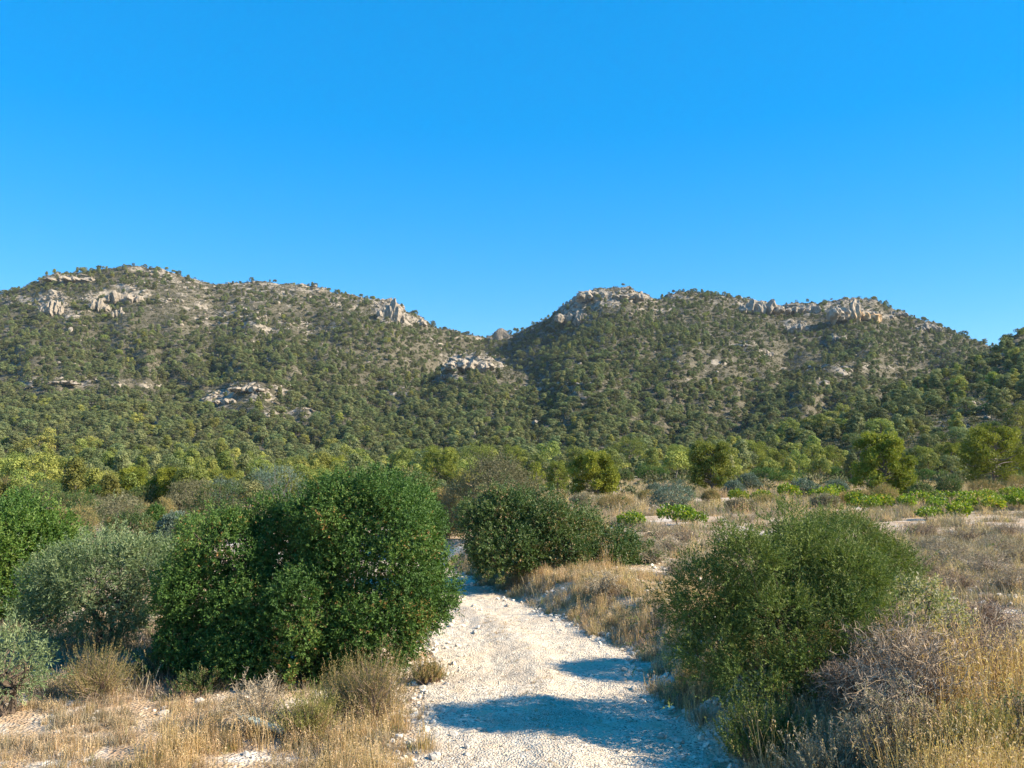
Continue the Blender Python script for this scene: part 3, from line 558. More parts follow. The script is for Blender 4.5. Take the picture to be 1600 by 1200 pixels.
# ------------------------------------------------------------------ shrubs of the middle distance
def shrub_thing(name, seed, blobs, mat, label, cat, loc, rz=0, group=None, stem_mat='bark', **kw):
    rng = RS(seed); f = MB(); c, nrm = foliage_lobes(f, blobs, rng, **kw); s = MB(); k = rng.choice(len(c), min(len(c), 26), replace=False)
    R = np.mean([b[3] for b in blobs]); stems(s, c[k] - nrm[k] * .05, rng, r0=.022 * R + .006, spread=.08 * R)
    r = empty(name, loc, rz); tag(r, label, cat, group); f.build('foliage', M[mat], r); s.build('stems', M[stem_mat], r); return r
MIDM = {'g': ('green_shrub', 'maquis', 'bark'), 'o': ('olive_bush', 'blueolive', 'grey_bark'), 'h': ('heath_bush', 'heath', 'bark'), 'd': ('dark_shrub', 'lentisk', 'bark'), 's': ('grey_shrub', 'sage', 'grey_bark')}
MID = [(205, 862, 90, 50, 'g', 'olive green bush rising just behind the olive tree'), (270, 872, 60, 56, 'o', 'grey-green olive shoot between the olive tree and the big shrub'), (120, 850, 80, 50, 'h', 'brown-green bush behind the left half of the olive tree'), (335, 830, 80, 60, 'g', 'green bush at the back left of the big shrub'), (60, 812, 80, 50, 'g', 'olive green bush just behind the fresh green shrub at the left edge'), (185, 835, 90, 52, 's', 'wide grey-brown dry bush right behind the olive tree'), (250, 838, 60, 44, 'h', 'brownish bush above the right end of the olive tree'), (125, 822, 60, 42, 'g', 'green bush between the left edge shrub and the olive tree top'),
       (300, 812, 70, 50, 's', 'tall grey dry bush left of the big shrub top'), (20, 792, 60, 40, 'h', 'brown-green bush far back at the left edge'), (230, 800, 60, 34, 'g', 'low green bush in front of the twin yellow-green pines'), (150, 795, 50, 30, 'd', 'small dark bush left of the twin yellow-green pines'),
       (440, 800, 90, 60, 'o', 'grey-green olive bush peeping over the big shrub'), (560, 790, 80, 50, 'g', 'green bush hidden behind the top of the big shrub'), (830, 800, 70, 40, 'h', 'yellow-brown heath right behind the shrub at the track bend'), (915, 795, 60, 24, 's', 'pale dry bush at the foot of the round yellow-green pine'),
       (1160, 800, 50, 20, 's', 'dry greyish bush just behind the rear vines'), (1290, 795, 60, 24, 's', 'straw-coloured bush between lone olive bush and bright pine'), (1052, 797, 88, 44, 'o', 'broad blue-grey olive bush left of the dark stalky heath, nearest the vines'), (1022, 778, 44, 24, 'o', 'darker blue-grey bush at the left shoulder of the broad olive bush'),
       (1147, 776, 44, 26, 'o', 'low blue-grey olive bush in the middle, front one of a pair'), (1170, 770, 40, 32, 'o', 'taller pale silvery olive bush, rear one of the middle pair'), (1258, 784, 56, 38, 'o', 'blue-grey olive bush alone left of the bright pine'),
       (1307, 776, 46, 26, 'o', 'blue-grey olive bush touching the right side of the lone one'), (1110, 793, 36, 30, 'h', 'dark yellowish heath bush between the blue-grey olive bushes'),
       (958, 800, 78, 30, 'h', 'wide yellow-brown heath bush at the far edge of the bare field'), (1010, 785, 40, 20, 'h', 'small brownish heath bush beside the broad olive bush'), (1200, 792, 60, 22, 'h', 'low yellow-brown heath in front of the middle olive pair'),
       (1330, 790, 60, 26, 'h', 'brown-green heath at the left foot of the bright pine'), (1380, 792, 70, 36, 'h', 'dark brown-green bush right under the bright pine'), (1440, 788, 60, 34, 'g', 'dark green bush just right of the bright pine'),
       (1485, 780, 50, 38, 'g', 'rounded green bush under the slim pine'), (1540, 778, 60, 32, 'h', 'brownish bush under the large right pine'), (1590, 775, 50, 36, 'h', 'brown-green bush at the right edge behind the vines'),
       (1230, 760, 80, 26, 'd', 'dark green thicket behind the lone olive bush'), (1300, 752, 60, 22, 'd', 'dark green thicket below the bare patch'), (1020, 752, 70, 26, 'd', 'dark green thicket left of the broad green pine'),
       (975, 755, 40, 20, 'g', 'green bush behind the round yellow-green pine'), (1340, 755, 40, 24, 'd', 'dark green bush left behind the bright pine'), (1450, 756, 60, 22, 'd', 'dark green bush between the bright pines'),
       (1195, 752, 60, 22, 'd', 'dark green thicket above the middle olive pair'), (1130, 758, 50, 16, 'g', 'green bush under the broad green pine'), (640, 800, 70, 50, 'g', 'olive green bush behind the right side of the big shrub'), (725, 800, 60, 46, 'g', 'green bush under the dark spreading pine'),
       (690, 790, 50, 30, 'h', 'brownish bush between the big shrub and the track bend'), (340, 800, 90, 44, 'o', 'large grey-green olive bush over the left side of the big shrub'), (275, 815, 60, 34, 's', 'grey dry shrub left of the big shrub top'),
       (160, 812, 70, 28, 's', 'grey dry shrub above the olive tree'), (215, 815, 60, 26, 'h', 'brown shrub right above the olive tree'), (110, 800, 60, 26, 'g', 'green bush above the left end of the olive tree'),
       (240, 850, 34, 46, 'd', 'green leafy bush at the right top of the olive tree'), (300, 880, 60, 60, 'g', 'green shrub squeezed between olive tree and big shrub'), (1040, 770, 30, 14, 's', 'pale dry bush on the far edge of the field'),
       (60, 790, 60, 34, 'g', 'green bush behind the left edge shrub'), (420, 790, 60, 40, 'g', 'green bush behind the left shoulder of the big shrub'), (865, 790, 50, 24, 'h', 'yellowish heath on the far side of the field'),
       (1580, 755, 50, 30, 'g', 'green bush right of the large right pine'), (1400, 735, 40, 18, 'g', 'green bush on the rise behind the bright pine'), (1510, 708, 34, 14, 'g', 'green bush on the sparse near slope'), (1570, 700, 34, 14, 'g', 'green bush higher on the sparse near slope'),
       (1470, 690, 34, 14, 'g', 'green bush at the left of the sparse near slope'), (1550, 672, 30, 12, 'g', 'green bush near the ledge on the sparse slope'), (1420, 722, 36, 14, 'g', 'green bush at the bottom of the near slope')]
for i, (px_, py_, wp, hp, kd, lb) in enumerate(MID):
    wp, hp = (wp * 1.15, hp * 1.35) if px_ < 650 else (wp, hp); x, y, z = at(px_, py_, 15, 300); k = y / FPX; W_, Hh = wp * k, hp * k; rng2 = RS(700 + i); nm, mt, st = MIDM[kd]; mt = 'greygreen' if (mt == 'sage' and px_ < 650) else mt
    bl = [(0, 0, Hh * .5, W_ * .38, W_ * .36, Hh * .5)] + [(rng2.uniform(-.26, .26) * W_, rng2.uniform(-.2, .2) * W_, Hh * rng2.uniform(.3, .55), W_ * .26, W_ * .26, Hh * .38) for _ in range(3)]
    lf = max(.05, .0009 * y) * (1.15 if kd != 'h' else 1)
    shrub_thing(nm, 800 + i, bl, mt, lb, 'bush', (x, y, z - .05), 0, 'bushes between the field and the forest', st, lobes=46, lr=(W_ * .07, W_ * .13), per=34, zmin=.03, leaf=(lf, lf * (.45 if kd != 'h' else .25)), nl=7, slen=lf * 2.4, upw=.4 if kd != 'h' else .9)

# ------------------------------------------------------------------ vines
def vine_proto(seed):
    rng = RS(seed); f = MB(); s = MB()
    bl = [(rng.normal(0, .22), rng.normal(0, .2), .44 + rng.normal(0, .09), .42, .36, .26) for _ in range(3)]
    Pp, Nn = sample_blobs(bl, 620, rng, 1, .12); Pp = Pp - Nn * rng.uniform(0, .16, (len(Pp), 1))
    leaf_quads(f, Pp, unit(Nn * .6 + rng.normal(0, .6, Nn.shape)), rng.uniform(.06, .11, len(Pp)), .085, rng, np.clip(rng.beta(2, 2.4, len(Pp)) + rng.normal(0, .1), 0, 1), .1)
    P0 = np.tile([0, 0, .28], (8, 1)); P1 = Pp[rng.choice(len(Pp), 8)]; tubes(s, curve_paths(P0, P1, 5, rng, .15), .012 * np.linspace(1, .4, 5)[None], 4)
    tubes(s, curve_paths(np.array([[0, 0, -.1]]), np.array([[.03, .02, .34]]), 5, rng, .1), .035 * np.linspace(1, .8, 5)[None], 6)
    root = empty('grape_vine', (0, 0, 0)); f.build('leaves', M['vine'], root); s.build('stock', M['bark'], root); return root
vps = [vine_proto(900 + i) for i in range(4)]; rv = random.Random(4); used = set()
def put_vine(x, y, s, label, group=None):
    k = rv.randrange(4)
    if k in used: o = copy_tree(vps[k])
    else: o = vps[k]; used.add(k)
    o.location = (x, y, Hs(x, y)); o.scale = (s * rv.uniform(.9, 1.25), s, s * rv.uniform(.85, 1.15)); o.rotation_euler = (0, 0, rv.uniform(0, 6.28)); tag(o, label, 'grape vine', group)
x, y, z = at(1058, 821, 15); put_vine(x, y, 1.0, 'bright green vine alone in the bare field, left of the juniper top'); put_vine(x + .75, y + .3, .8, 'yellower vine growing against the lone bright green one in the bare field')
x, y, z = at(985, 824, 15); put_vine(x, y, .85, 'small vine at the right end of the shrub by the track bend')
ORD = ['first', 'second', 'third', 'fourth', 'fifth', 'sixth', 'seventh', 'eighth', 'ninth', 'tenth', 'eleventh', 'twelfth', 'thirteenth', 'fourteenth', 'fifteenth', 'sixteenth', 'seventeenth', 'eighteenth', 'nineteenth', 'twentieth']
for Yr, x0, x1, lb in ((29.5, 1440, 1500, 'front'), (34, 1345, 1640, 'second'), (38, 1300, 1640, 'third'), (43, 1150, 1640, 'rear')):
    px_ = x0; nv = -1
    while px_ < x1:
        s_, t_ = ray(px_, 800); nv += 1; put_vine(s_ * Yr, Yr + rv.uniform(-.5, .5), rv.uniform(.8, 1.1), 'leafy yellow-green vine, %s from the left in the %s row of vines' % (ORD[nv], lb), 'vines of the %s row' % lb)
        px_ += rv.uniform(.95, 1.25) * FPX / Yr * (1.0 if Yr < 40 else 1.1)

# ------------------------------------------------------------------ near shrubs
def P_at(px_, py_): x, y, z = at(px_, py_, 3, 60); return x, y, z
shrub_thing('mastic_shrub', 1001, [(.84, .1, 1.30, .98, 1.15, 1.32), (.25, .1, 1.78, .75, .85, .78), (-.52, .25, 1.55, .54, .6, .68), (-1.08, .0, 1.42, .50, .65, .70), (-1.45, .0, .95, .44, .6, .72), (-.75, -.35, .72, .55, .6, .68), (-1.5, -.2, .45, .5, .6, .42), (-.05, -.45, .72, .62, .7, .72), (.75, -.5, .7, .8, .65, .7), (-.3, .3, .9, 1.1, .7, .95), (-.35, -.5, .32, 1.1, .6, .36)], 'lentisk',
            'huge rounded dark green shrub left of the white track, the biggest in view', 'shrub', (-2.48, 11.0, Hs(-2.48, 11.0) - .03), lobes=175, lr=(.18, .44), per=215, leaf=(.036, .018), nl=9, slen=.10, spread=.95, wild=.03)
shrub_thing('mastic_shrub', 1002, [(-.75, 0, .95, .75, 1.0, .95), (-.1, .1, .85, .85, 1.1, .85), (.7, .1, .70, .8, .9, .68), (1.45, .1, .48, .75, .8, .52), (-.5, -.7, .5, .8, .7, .52), (.4, -.6, .45, .8, .6, .45)], 'maquis',
            'dark mixed green shrub right of the track where it bends left', 'shrub', (.55, 18.1, Hs(.55, 18.1) - .1), lobes=110, lr=(.18, .42), per=130, leaf=(.05, .024), nl=8, slen=.15, wild=.14, bumpy=.6)
shrub_thing('grey_shrub', 1003, [(0, 0, 1.25, 1.05, 1.1, 1.2), (-.9, .2, .9, .7, .8, .85), (.8, 0, .9, .6, .8, .8)], 'greygreen',
            'thin grey-brown shrub behind the dark shrub at the track bend', 'shrub', (-.45, 23.5, Hs(-.45, 23.5)), lobes=150, lr=(.2, .36), per=34, leaf=(.05, .018), nl=7, slen=.2, upw=.8, stem_mat='grey_bark', wild=.1)
shrub_thing('heath_bush', 1004, [(0, 0, .7, .7, .7, .75)], 'heath', 'olive-brown bush in the gap left of the track bend', 'shrub', (-1.95, 25, Hs(-1.95, 25)), lobes=60, lr=(.15, .3), per=40, leaf=(.05, .02), nl=7, slen=.15, upw=.6)
shrub_thing('green_shrub', 1005, [(0, 0, 1.0, 1.0, 1.0, 1.15), (-.9, .3, 1.1, .9, .8, 1.1)], 'maquis', 'brownish green shrub behind the right edge of the big dark shrub', 'shrub', (-2.9, 27, Hs(-2.9, 27)), lobes=90, lr=(.2, .35), per=40, leaf=(.06, .03), nl=7, slen=.15)
x = -8.95; shrub_thing('green_shrub', 1006, [(0, 0, 1.15, 1.45, 1.3, 1.0), (-.8, 0, .8, 1.0, 1.0, .9), (.45, -.6, .55, .9, .7, .6)], 'bright',
            'fresh green shrub cut by the left edge of the picture', 'shrub', (x, 15.2, Hs(x, 15.2)), lobes=100, lr=(.25, .48), per=120, leaf=(.05, .026), nl=8, slen=.13)
# junipers
shrub_thing('juniper_shrub', 1010, [(-.74, 0, 1.00, .32, .4, .34), (-.30, -.1, 1.30, .34, .45, .30), (.22, .1, 1.40, .34, .5, .30), (.70, .05, 1.16, .36, .5, .32), (-.62, -.1, .52, .34, .45, .34), (-.1, -.4, .82, .34, .35, .33), (.45, -.35, .78, .34, .35, .32), (-.35, -.45, .34, .4, .4, .32), (.3, -.45, .34, .4, .4, .32), (.90, 0, .62, .28, .4, .36), (0, .28, .75, .5, .42, .45)], 'juniper',
            'large dark juniper on the bank right of the track, its left side in shade', 'shrub', (2.55, 8.35, Hs(2.55, 8.35) - .2), lobes=165, lr=(.09, .21), per=105, leaf=(.026, .010), nl=12, slen=.14, spread=.65, upw=.3, wild=.15, bumpy=.7, core=.10)
shrub_thing('juniper_shrub', 1011, [(-.1, 0, .95, .62, .7, .66), (.38, .1, .82, .48, .55, .46), (-.6, 0, .8, .55, .65, .58)], 'juniper',
            'looser lighter juniper behind and right of the large dark one', 'shrub', (4.05, 10.3, Hs(4.05, 10.3) - .1), lobes=85, lr=(.12, .30), per=85, leaf=(.03, .010), nl=11, slen=.13, spread=.75, upw=.6, wild=.09)
shrub_thing('pale_leaved_shrub', 1012, [(0, 0, .55, .45, .4, .35), (.3, 0, .4, .4, .35, .3)], 'palegreen', 'small shrub with pale yellowish leaves at the right foot of the junipers', 'shrub', (4.0, 8.9, Hs(4.0, 8.9)), lobes=40, lr=(.08, .16), per=14, leaf=(.04, .02), nl=7, slen=.09, stem_mat='grey_bark')
# olive tree at the left with a trunk that shows
def olive(seed, loc, blobs, label, lobes, per, trunks, leaf=(.05, .012), name='olive_tree'):
    rng = RS(seed); f = MB(); c, nrm = foliage_lobes(f, blobs, rng, lobes=lobes, lr=(.12, .25), per=per, zmin=.16, leaf=leaf, nl=9, slen=.17, spread=.75, upw=.55, wild=.12, inner=.35)
    s = MB(); n = len(trunks); tubes(s, curve_paths(np.array([[a * .3, 0, -.1] for a, b_, h in trunks]), np.array([[a, b_, h] for a, b_, h in trunks]), 8, rng, .06), .05 * np.linspace(1.2, .5, 8)[None], 7)
    k = rng.choice(len(c), 34, replace=False); j = rng.randint(0, n, 34); P0 = np.array([trunks[i] for i in j], float); tubes(s, curve_paths(P0, c[k], 6, rng, .1), .02 * np.linspace(1, .2, 6)[None], 4)
    r = empty(name, loc); tag(r, label, 'tree' if name == 'olive_tree' else 'shrub'); f.build('crown', M['olive'], r); s.build('trunk', M['bark'], r); return r
olive(1020, (-5.85, 12.5, Hs(-5.85, 12.5)), [(-.2, 0, 1.0, .85, .8, .66), (.5, 0, 1.12, .6, .6, .52), (-.6, -.1, .6, .5, .5, .5), (.1, -.2, .55, .7, .5, .4)], 'silvery grey-green olive tree with twiggy shaded base at the left', 150, 42, [(0, 0, .7), (-.3, .1, .6), (.35, -.05, .65)])
olive(1021, (-5.35, 9.2, Hs(-5.35, 9.2)), [(0, 0, .5, .5, .45, .42), (-.3, 0, .42, .4, .4, .34)], 'young silvery olive sapling in the bottom left corner', 44, 22, [(0, 0, .3), (.1, .05, .25)], (.045, .011), 'olive_sapling')
shrub_thing('pale_dry_bush', 1022, [(0, 0, .75, .35, .35, .5)], 'sage', 'pale dry bush between the olive tree and the big shrub', 'shrub', (-4.9, 12.9, Hs(-4.9, 12.9)), lobes=40, lr=(.1, .2), per=28, leaf=(.04, .012), nl=7, slen=.12, upw=.8, stem_mat='grey_bark')  # same pale grey-brown leaf colour as the other dry bushes

def heath(seed, loc, R, Hh, mat, label, n=260, name='heath_bush', fl=(.016, .006), nleaf=16):
    rng = RS(seed); f = MB(); s = MB(); d = rdir(rng, n, .15, 1); P0 = rng.normal(0, .05, (n, 3)) * [1, 1, 0]; P1 = P0 + d * np.array([R * 1.1, R, Hh]) * rng.uniform(.55, 1.05, (n, 1))
    p = curve_paths(P0, P1, 5, rng, .05, .06); tubes(s, p, .0035 * np.linspace(1, .4, 5)[None], 3, rng.uniform(0, 1, n))
    a = p[:, 2:].reshape(-1, 3); dd = unit(np.repeat(P1 - P0, 3, 0) + np.array([0, 0, .3])); sprigs(f, a, dd, rng, nleaf, .13 * Hh / .5, fl[0], fl[1], .7)
    r = empty(name, loc); tag(r, label, 'shrub'); f.build('foliage', M[mat], r); s.build('stems', M['dtwig'], r); return r
heath(1030, (-4.6, 9.75, Hs(-4.6, 9.75)), .36, .58, 'heath', 'golden brown heath tuft right of the olive sapling, before the dark shade')
heath(1036, (-4.25, 10.6, Hs(-4.25, 10.6)), .42, .40, 'maquis', 'low dark brush added to deepen the shade at the left foot of the big shrub', 200, fl=(.022, .010))  # dark-leaved brush added here and below to deepen the big shrub's shadow
heath(1037, (-3.55, 10.0, Hs(-3.55, 10.0)), .30, .28, 'maquis', 'small dark brush added to deepen the shade under the front left edge of the big shrub', 160, fl=(.022, .010))
heath(1031, (-1.95, 8.45, Hs(-1.95, 8.45)), .30, .40, 'grass_green', 'low fresh green brush in front of the big shrub')
heath(1032, (-1.42, 8.9, Hs(-1.42, 8.9)), .42, .66, 'heath', 'tall buff and brown heath at the lower right foot of the big shrub', 320)
heath(1033, (-1.75, 9.1, Hs(-1.75, 9.1)), .28, .50, 'heath', 'smaller brown heath left of the tall one at the foot of the big shrub')
heath(1034, (-.98, 10.2, Hs(-.98, 10.2)), .18, .25, 'heath', 'small dry heath on the left edge of the track below the big shrub')
heath(1035, (1.95, 9.35, Hs(1.95, 9.35)), .22, .36, 'heath', 'low yellowish heath at the left foot of the juniper by the track', 140)

def twig_bush(seed, loc, R, Hh, mat, label, n=70, sub=6, r0=.0055, arch=.3, name='dead_twig_bush', leafmat=None, dirx=0.0):
    rng = RS(seed); s = MB(); d = unit(rdir(rng, n, .12, 1) + np.array([dirx, 0, 0])); P0 = rng.normal(0, .05, (n, 3)) * [1, 1, .2]; P1 = P0 + d * np.array([R, R, Hh]) * rng.uniform(.6, 1.08, (n, 1))
    p = curve_paths(P0, P1, 9, rng, .06, arch); tubes(s, p, r0 * np.linspace(1, .3, 9)[None] * rng.uniform(.6, 1.1, (n, 1)), 3, rng.uniform(0, 1, n))
    i = np.repeat(np.arange(n), sub); j = rng.randint(3, 8, n * sub); Q0 = p[i, j]; Q1 = Q0 + unit(d[i] + rng.normal(0, .55, (n * sub, 3))) * rng.uniform(.1, .32, (n * sub, 1)) * R
    q = curve_paths(Q0, Q1, 5, rng, .1, .1); tubes(s, q, r0 * .5 * np.linspace(1, .3, 5)[None], 3, rng.uniform(0, 1, n * sub))
    i2 = np.repeat(np.arange(n * sub), 3); Q0 = q[i2, rng.randint(1, 5, len(i2))]; Q1 = Q0 + unit(rng.normal(0, 1, (len(i2), 3)) + np.array([0, 0, .5])) * .12 * R
    tubes(s, curve_paths(Q0, Q1, 3, rng, .1), r0 * .35 * np.array([[1, .8, .4]]), 3, rng.uniform(0, 1, len(i2)))
    if leafmat:
        r = empty(name, loc); tag(r, label, 'shrub'); s.build('twigs', M[mat], r); f = MB(); k = rng.choice(len(Q1), len(Q1) // 2); sprigs(f, Q1[k], unit(rng.normal(0, .5, (len(k), 3)) + [0, 0, 1]), rng, 8, .06, .018, .008, .8); f.build('foliage', M[leafmat], r); return r
    o = s.build(name, M[mat]); o.location = loc; tag(o, label, 'shrub'); return o
def G(x, y, dz=0): return (x, y, Hs(x, y) + dz)
twig_bush(1040, G(-2.48, 8.6), .38, .52, 'twig', 'dead grey bush with combed arching twigs, left of the fresh green brush', 90)
twig_bush(1041, G(3.2, 6.9), .62, .80, 'twig', 'dead grey bush with bleached arching twigs at the right foot of the juniper', 120, r0=.007, dirx=-.3)
twig_bush(1042, G(3.9, 7.5), .60, .62, 'dtwig', 'tangled brown twiggy bush right of the bleached dead bush', 110)
twig_bush(1043, G(4.6, 7.9), .60, .55, 'twig', 'low tangle of grey twigs farther right behind the golden grass', 110)
twig_bush(1044, G(2.75, 6.35), .40, .50, 'dtwig', 'reddish twiggy bush with some grey-green leaves below the bleached dead bush', 90, leafmat='sage')
twig_bush(1045, G(3.75, 6.2), .42, .42, 'dtwig', 'dark grey-green scrub in front of the golden grass', 90, leafmat='maquis')
twig_bush(1046, G(4.5, 6.6), .5, .5, 'dtwig', 'brown scrub at the right edge below the grey tangle', 90, leafmat='sage')
twig_bush(1047, G(5.3, 8.4), .6, .5, 'twig', 'grey twiggy bush at the right edge behind the grass', 100)
twig_bush(1048, G(1.55, 14.6), .35, .45, 'twig', 'bleached twiggy bush on the bank below the bend shrub', 70, r0=.007)
twig_bush(1049, G(2.35, 5.6), .35, .35, 'dtwig', 'dark low scrub in the shade at the bottom right', 80)

for i, (x_, y_, R_, h_, mt, lb) in enumerate([(2.05, 7.3, .35, .5, 'juniper', 'low bush added under the left side of the juniper, leaves coloured dark for shade'), (2.35, 6.5, .38, .5, 'sage', 'bush with dry stalks added to darken the strip below the juniper, next to the track'), (2.1, 5.7, .32, .36, 'heath', 'brown brush added to darken the bottom edge beside the track'),  # these three added to darken the shaded verge; juniper leaf chosen for shade
                                        (3.1, 5.9, .34, .42, 'heath', 'brownish tuft left of the foreground golden grass'), (5.0, 7.4, .4, .5, 'sage', 'grey-leaved brush at the right edge between two twig tangles')]):
    heath(1200 + i, G(x_, y_), R_, h_, mt, lb, 220, name='undergrowth_bush', fl=(.022, .010))
for i, (x_, y_, R_, h_, mt, lb) in enumerate([(3.3, 7.7, .55, .75, 'dtwig', 'tall brown tangle leaning on the right side of the juniper'), (3.55, 8.3, .5, .6, 'dtwig', 'dark brown twig tangle behind the bleached dead bush'), (4.3, 9.3, .5, .5, 'twig', 'grey twig tangle below the lighter juniper'), (5.2, 9.6, .55, .5, 'dtwig', 'brown twig tangle on the bank at the right'),
                                        (2.9, 7.4, .4, .5, 'dtwig', 'brown twigs poking out between juniper and bleached bush'), (4.9, 5.7, .5, .45, 'dtwig', 'brown tangle in the bottom right corner')]):
    twig_bush(1220 + i, G(x_, y_), R_, h_, mt, lb, 110)

# field scrub, grey cushions, each a thing in the nearer field; the rest is stuff below
WHERE = ['right beside the juniper tips', 'a step behind the first on the bank', 'in the middle of the dry bank', 'farthest back at the right edge of the bank', 'nearest the pale-leaved shrub', 'in the rear middle of the bank', 'near the vines on the bank', 'left rear of the dry bank', 'at the right edge just behind the grass', 'in front middle of the dry bank', 'in the middle of the bare field strip', 'left in the bare field strip', 'touching the left juniper tips', 'left rear of the bare field strip', 'lowest in the bare field strip', 'just below the front vines', 'by the right edge below the vines', 'rearmost in the bare field strip']
CUS = [(1440, 905, .5), (1490, 880, .55), (1545, 900, .6), (1590, 880, .5), (1410, 935, .4), (1555, 860, .5), (1510, 850, .5), (1460, 862, .45), (1590, 925, .5), (1500, 925, .45), (1050, 868, .5), (1020, 880, .4), (1072, 850, .5), (1010, 858, .4), (1060, 900, .35), (1440, 840, .5), (1575, 838, .5), (1030, 843, .5)]
for i, (px_, py_, R) in enumerate(CUS):
    x, y, z = at(px_, py_, 5, 60)
    side = 'in the bare field right of the track' if px_ < 1200 else 'on the dry bank right of the junipers'
    twig_bush(1060 + i, (x, y, z), R, R * .75, 'twig' if i % 3 else 'dtwig', 'low grey cushion of dry scrub ' + WHERE[i], 60, 4, r0=.006 if px_ > 1200 else .009, arch=.2, name='dry_scrub_cushion', leafmat='sage')
for o in [o for o in C.objects if o.name.startswith('dry_scrub_cushion')]: o['group'] = 'cushions of dry scrub on the field'

# pipe lying in the grass
mb = MB(); ro, ri, L_ = .036, .031, .50; an = np.arange(20) * 2 * PI / 20; xs = np.array([-L_ / 2, L_ / 2])
ring = lambda x, r: np.stack([np.full(20, x), r * np.cos(an), r * np.sin(an)], 1)
V = np.concatenate([ring(xs[0], ro), ring(xs[1], ro), ring(xs[1], ri), ring(xs[0], ri)]); a = np.arange(20); b_ = (a + 1) % 20
F = np.concatenate([np.stack([a + 20 * k, b_ + 20 * k, b_ + 20 * ((k + 1) % 4), a + 20 * ((k + 1) % 4)], 1) for k in range(4)])
o = mb.add(V, F).build('plastic_pipe', M['pipe'], smooth=False); x, y, z = at(404, 1152, 3); o.location = (x + .02, y, z + .13); o.rotation_euler = (0, math.radians(15), math.radians(-8)); tag(o, 'pale green plastic pipe lying in dry grass left of the track', 'pipe')

# ------------------------------------------------------------------ grass and gravel
def tuft(nm, seed, mat, n, h, spread, wd, heads=False, lean=.35):
    rng = RS(seed); mb = MB(); az = rng.uniform(0, 6.28, n); P0 = np.stack([rng.normal(0, spread * .35, n), rng.normal(0, spread * .35, n), np.full(n, -.02)], 1)
    hh = h * rng.uniform(.4, 1.1, n); ln = rng.uniform(.05, lean, n) * (1 + (rng.uniform(size=n) < .15))
    t = np.linspace(0, 1, 4)[None, :, None]; dirv = np.stack([np.cos(az), np.sin(az), 0 * az], 1)[:, None]
    path = P0[:, None] + np.array([0, 0, 1.]) * hh[:, None, None] * t * (1 - .12 * t * t) + dirv * (hh * ln)[:, None, None] * t**1.7
    side = unit(np.cross(dirv[:, 0], [0, 0, 1.]) + rng.normal(0, .4, (n, 3)))[:, None] * (wd * np.array([1, .9, .6, .12]))[None, :, None] * .5
    V = np.stack([path - side, path + side], 2); i = np.arange(n)[:, None] * 8 + np.arange(3)[None] * 2; F = np.stack([i, i + 1, i + 3, i + 2], -1).reshape(-1, 4)
    rr = rng.uniform(0, 1, n); mb.add(V, F, np.repeat(rr, 3))
    if heads:
        k = rng.choice(n, n // 2, replace=False); P = np.repeat(path[k, 3], 5, 0) - np.array([0, 0, 1.]) * np.tile(np.linspace(0, .07, 5), len(k))[:, None]
        leaf_quads(mb, P, unit(rng.normal(0, .5, (len(P), 3)) + [0, 0, .6]), .022, .008, rng, rng.uniform(.4, 1, len(P)))
    return mb.build(nm, mat)
TK = []
def tk(mat, *a, **k): TK.append(tuft(names('tuft', len(TK)), 500 + len(TK), M[mat], *a, **k))
tk('straw', 26, .16, .10, .005); tk('straw', 34, .22, .12, .005, heads=True); tk('gold', 26, .55, .14, .0055, heads=True, lean=.22); tk('sage', 44, .12, .16, .006, lean=.9)
tk('grass_green', 30, .14, .10, .005); tk('straw', 30, .09, .16, .006, lean=1.1); tk('dtwig', 26, .14, .14, .005, lean=.8); tk('gold', 22, .38, .12, .005, heads=True); tk('sage', 40, .22, .16, .006, lean=.5)
rng = RS(9)
def near_pts(x0, x1, y0, y1, n): return np.stack([rng.uniform(x0, x1, n), rng.uniform(y0, y1, n)], 1)
PT, IX, SC = [], [], []
def grow(pts, probs, scale, keepfn=None):
    d = pts[:, 0] - track_x(pts[:, 1]); px_, py_ = project(pts[:, 0], pts[:, 1], H(pts[:, 0], pts[:, 1]))
    k = (np.abs(d) > TW + .05 + .35 * noise3(pts[:, 0] / .5, pts[:, 1] / .5, 0, 44)) & (px_ > -60) & (px_ < 1660) & (py_ < 1330)
    k &= ~((np.abs(px_ - 402) < 30) & (py_ > 1138) & (py_ < 1190) & (rng.uniform(size=len(px_)) < .82))
    if keepfn is not None: k &= keepfn(pts, px_, py_)
    q = pts[k]; PT.append(q); IX.append(rng.choice(9, len(q), p=np.array(probs) / np.sum(probs))); SC.append(scale * rng.uniform(.6, 1.35, len(q)))
cn = lambda a, th, sc_=.9, sd=3: (fbm(a[:, 0] / sc_, a[:, 1] / sc_, seed=130 + sd, oct=2) > th)
# left verge: mixed straw, grey litter, some bare stony patches
grow(near_pts(-8, -.4, 4.2, 9.6, 9000), [4, 2, .06, 5, .6, 8, 4, .1, 3], .72, lambda p, x, y: cn(p, -.12, .7))
grow(near_pts(-3.2, -.6, 4.5, 8.6, 1800), [2, 3, 2, 1, 3, 1, 1, 3, 2], .8, lambda p, x, y: cn(p, .0, .8, 9))
grow(near_pts(-11, -1, 9.6, 20, 4200), [4, 3, 0, 3, 1, 6, 3, 0, 1], 1.0, lambda p, x, y: cn(p, .05))
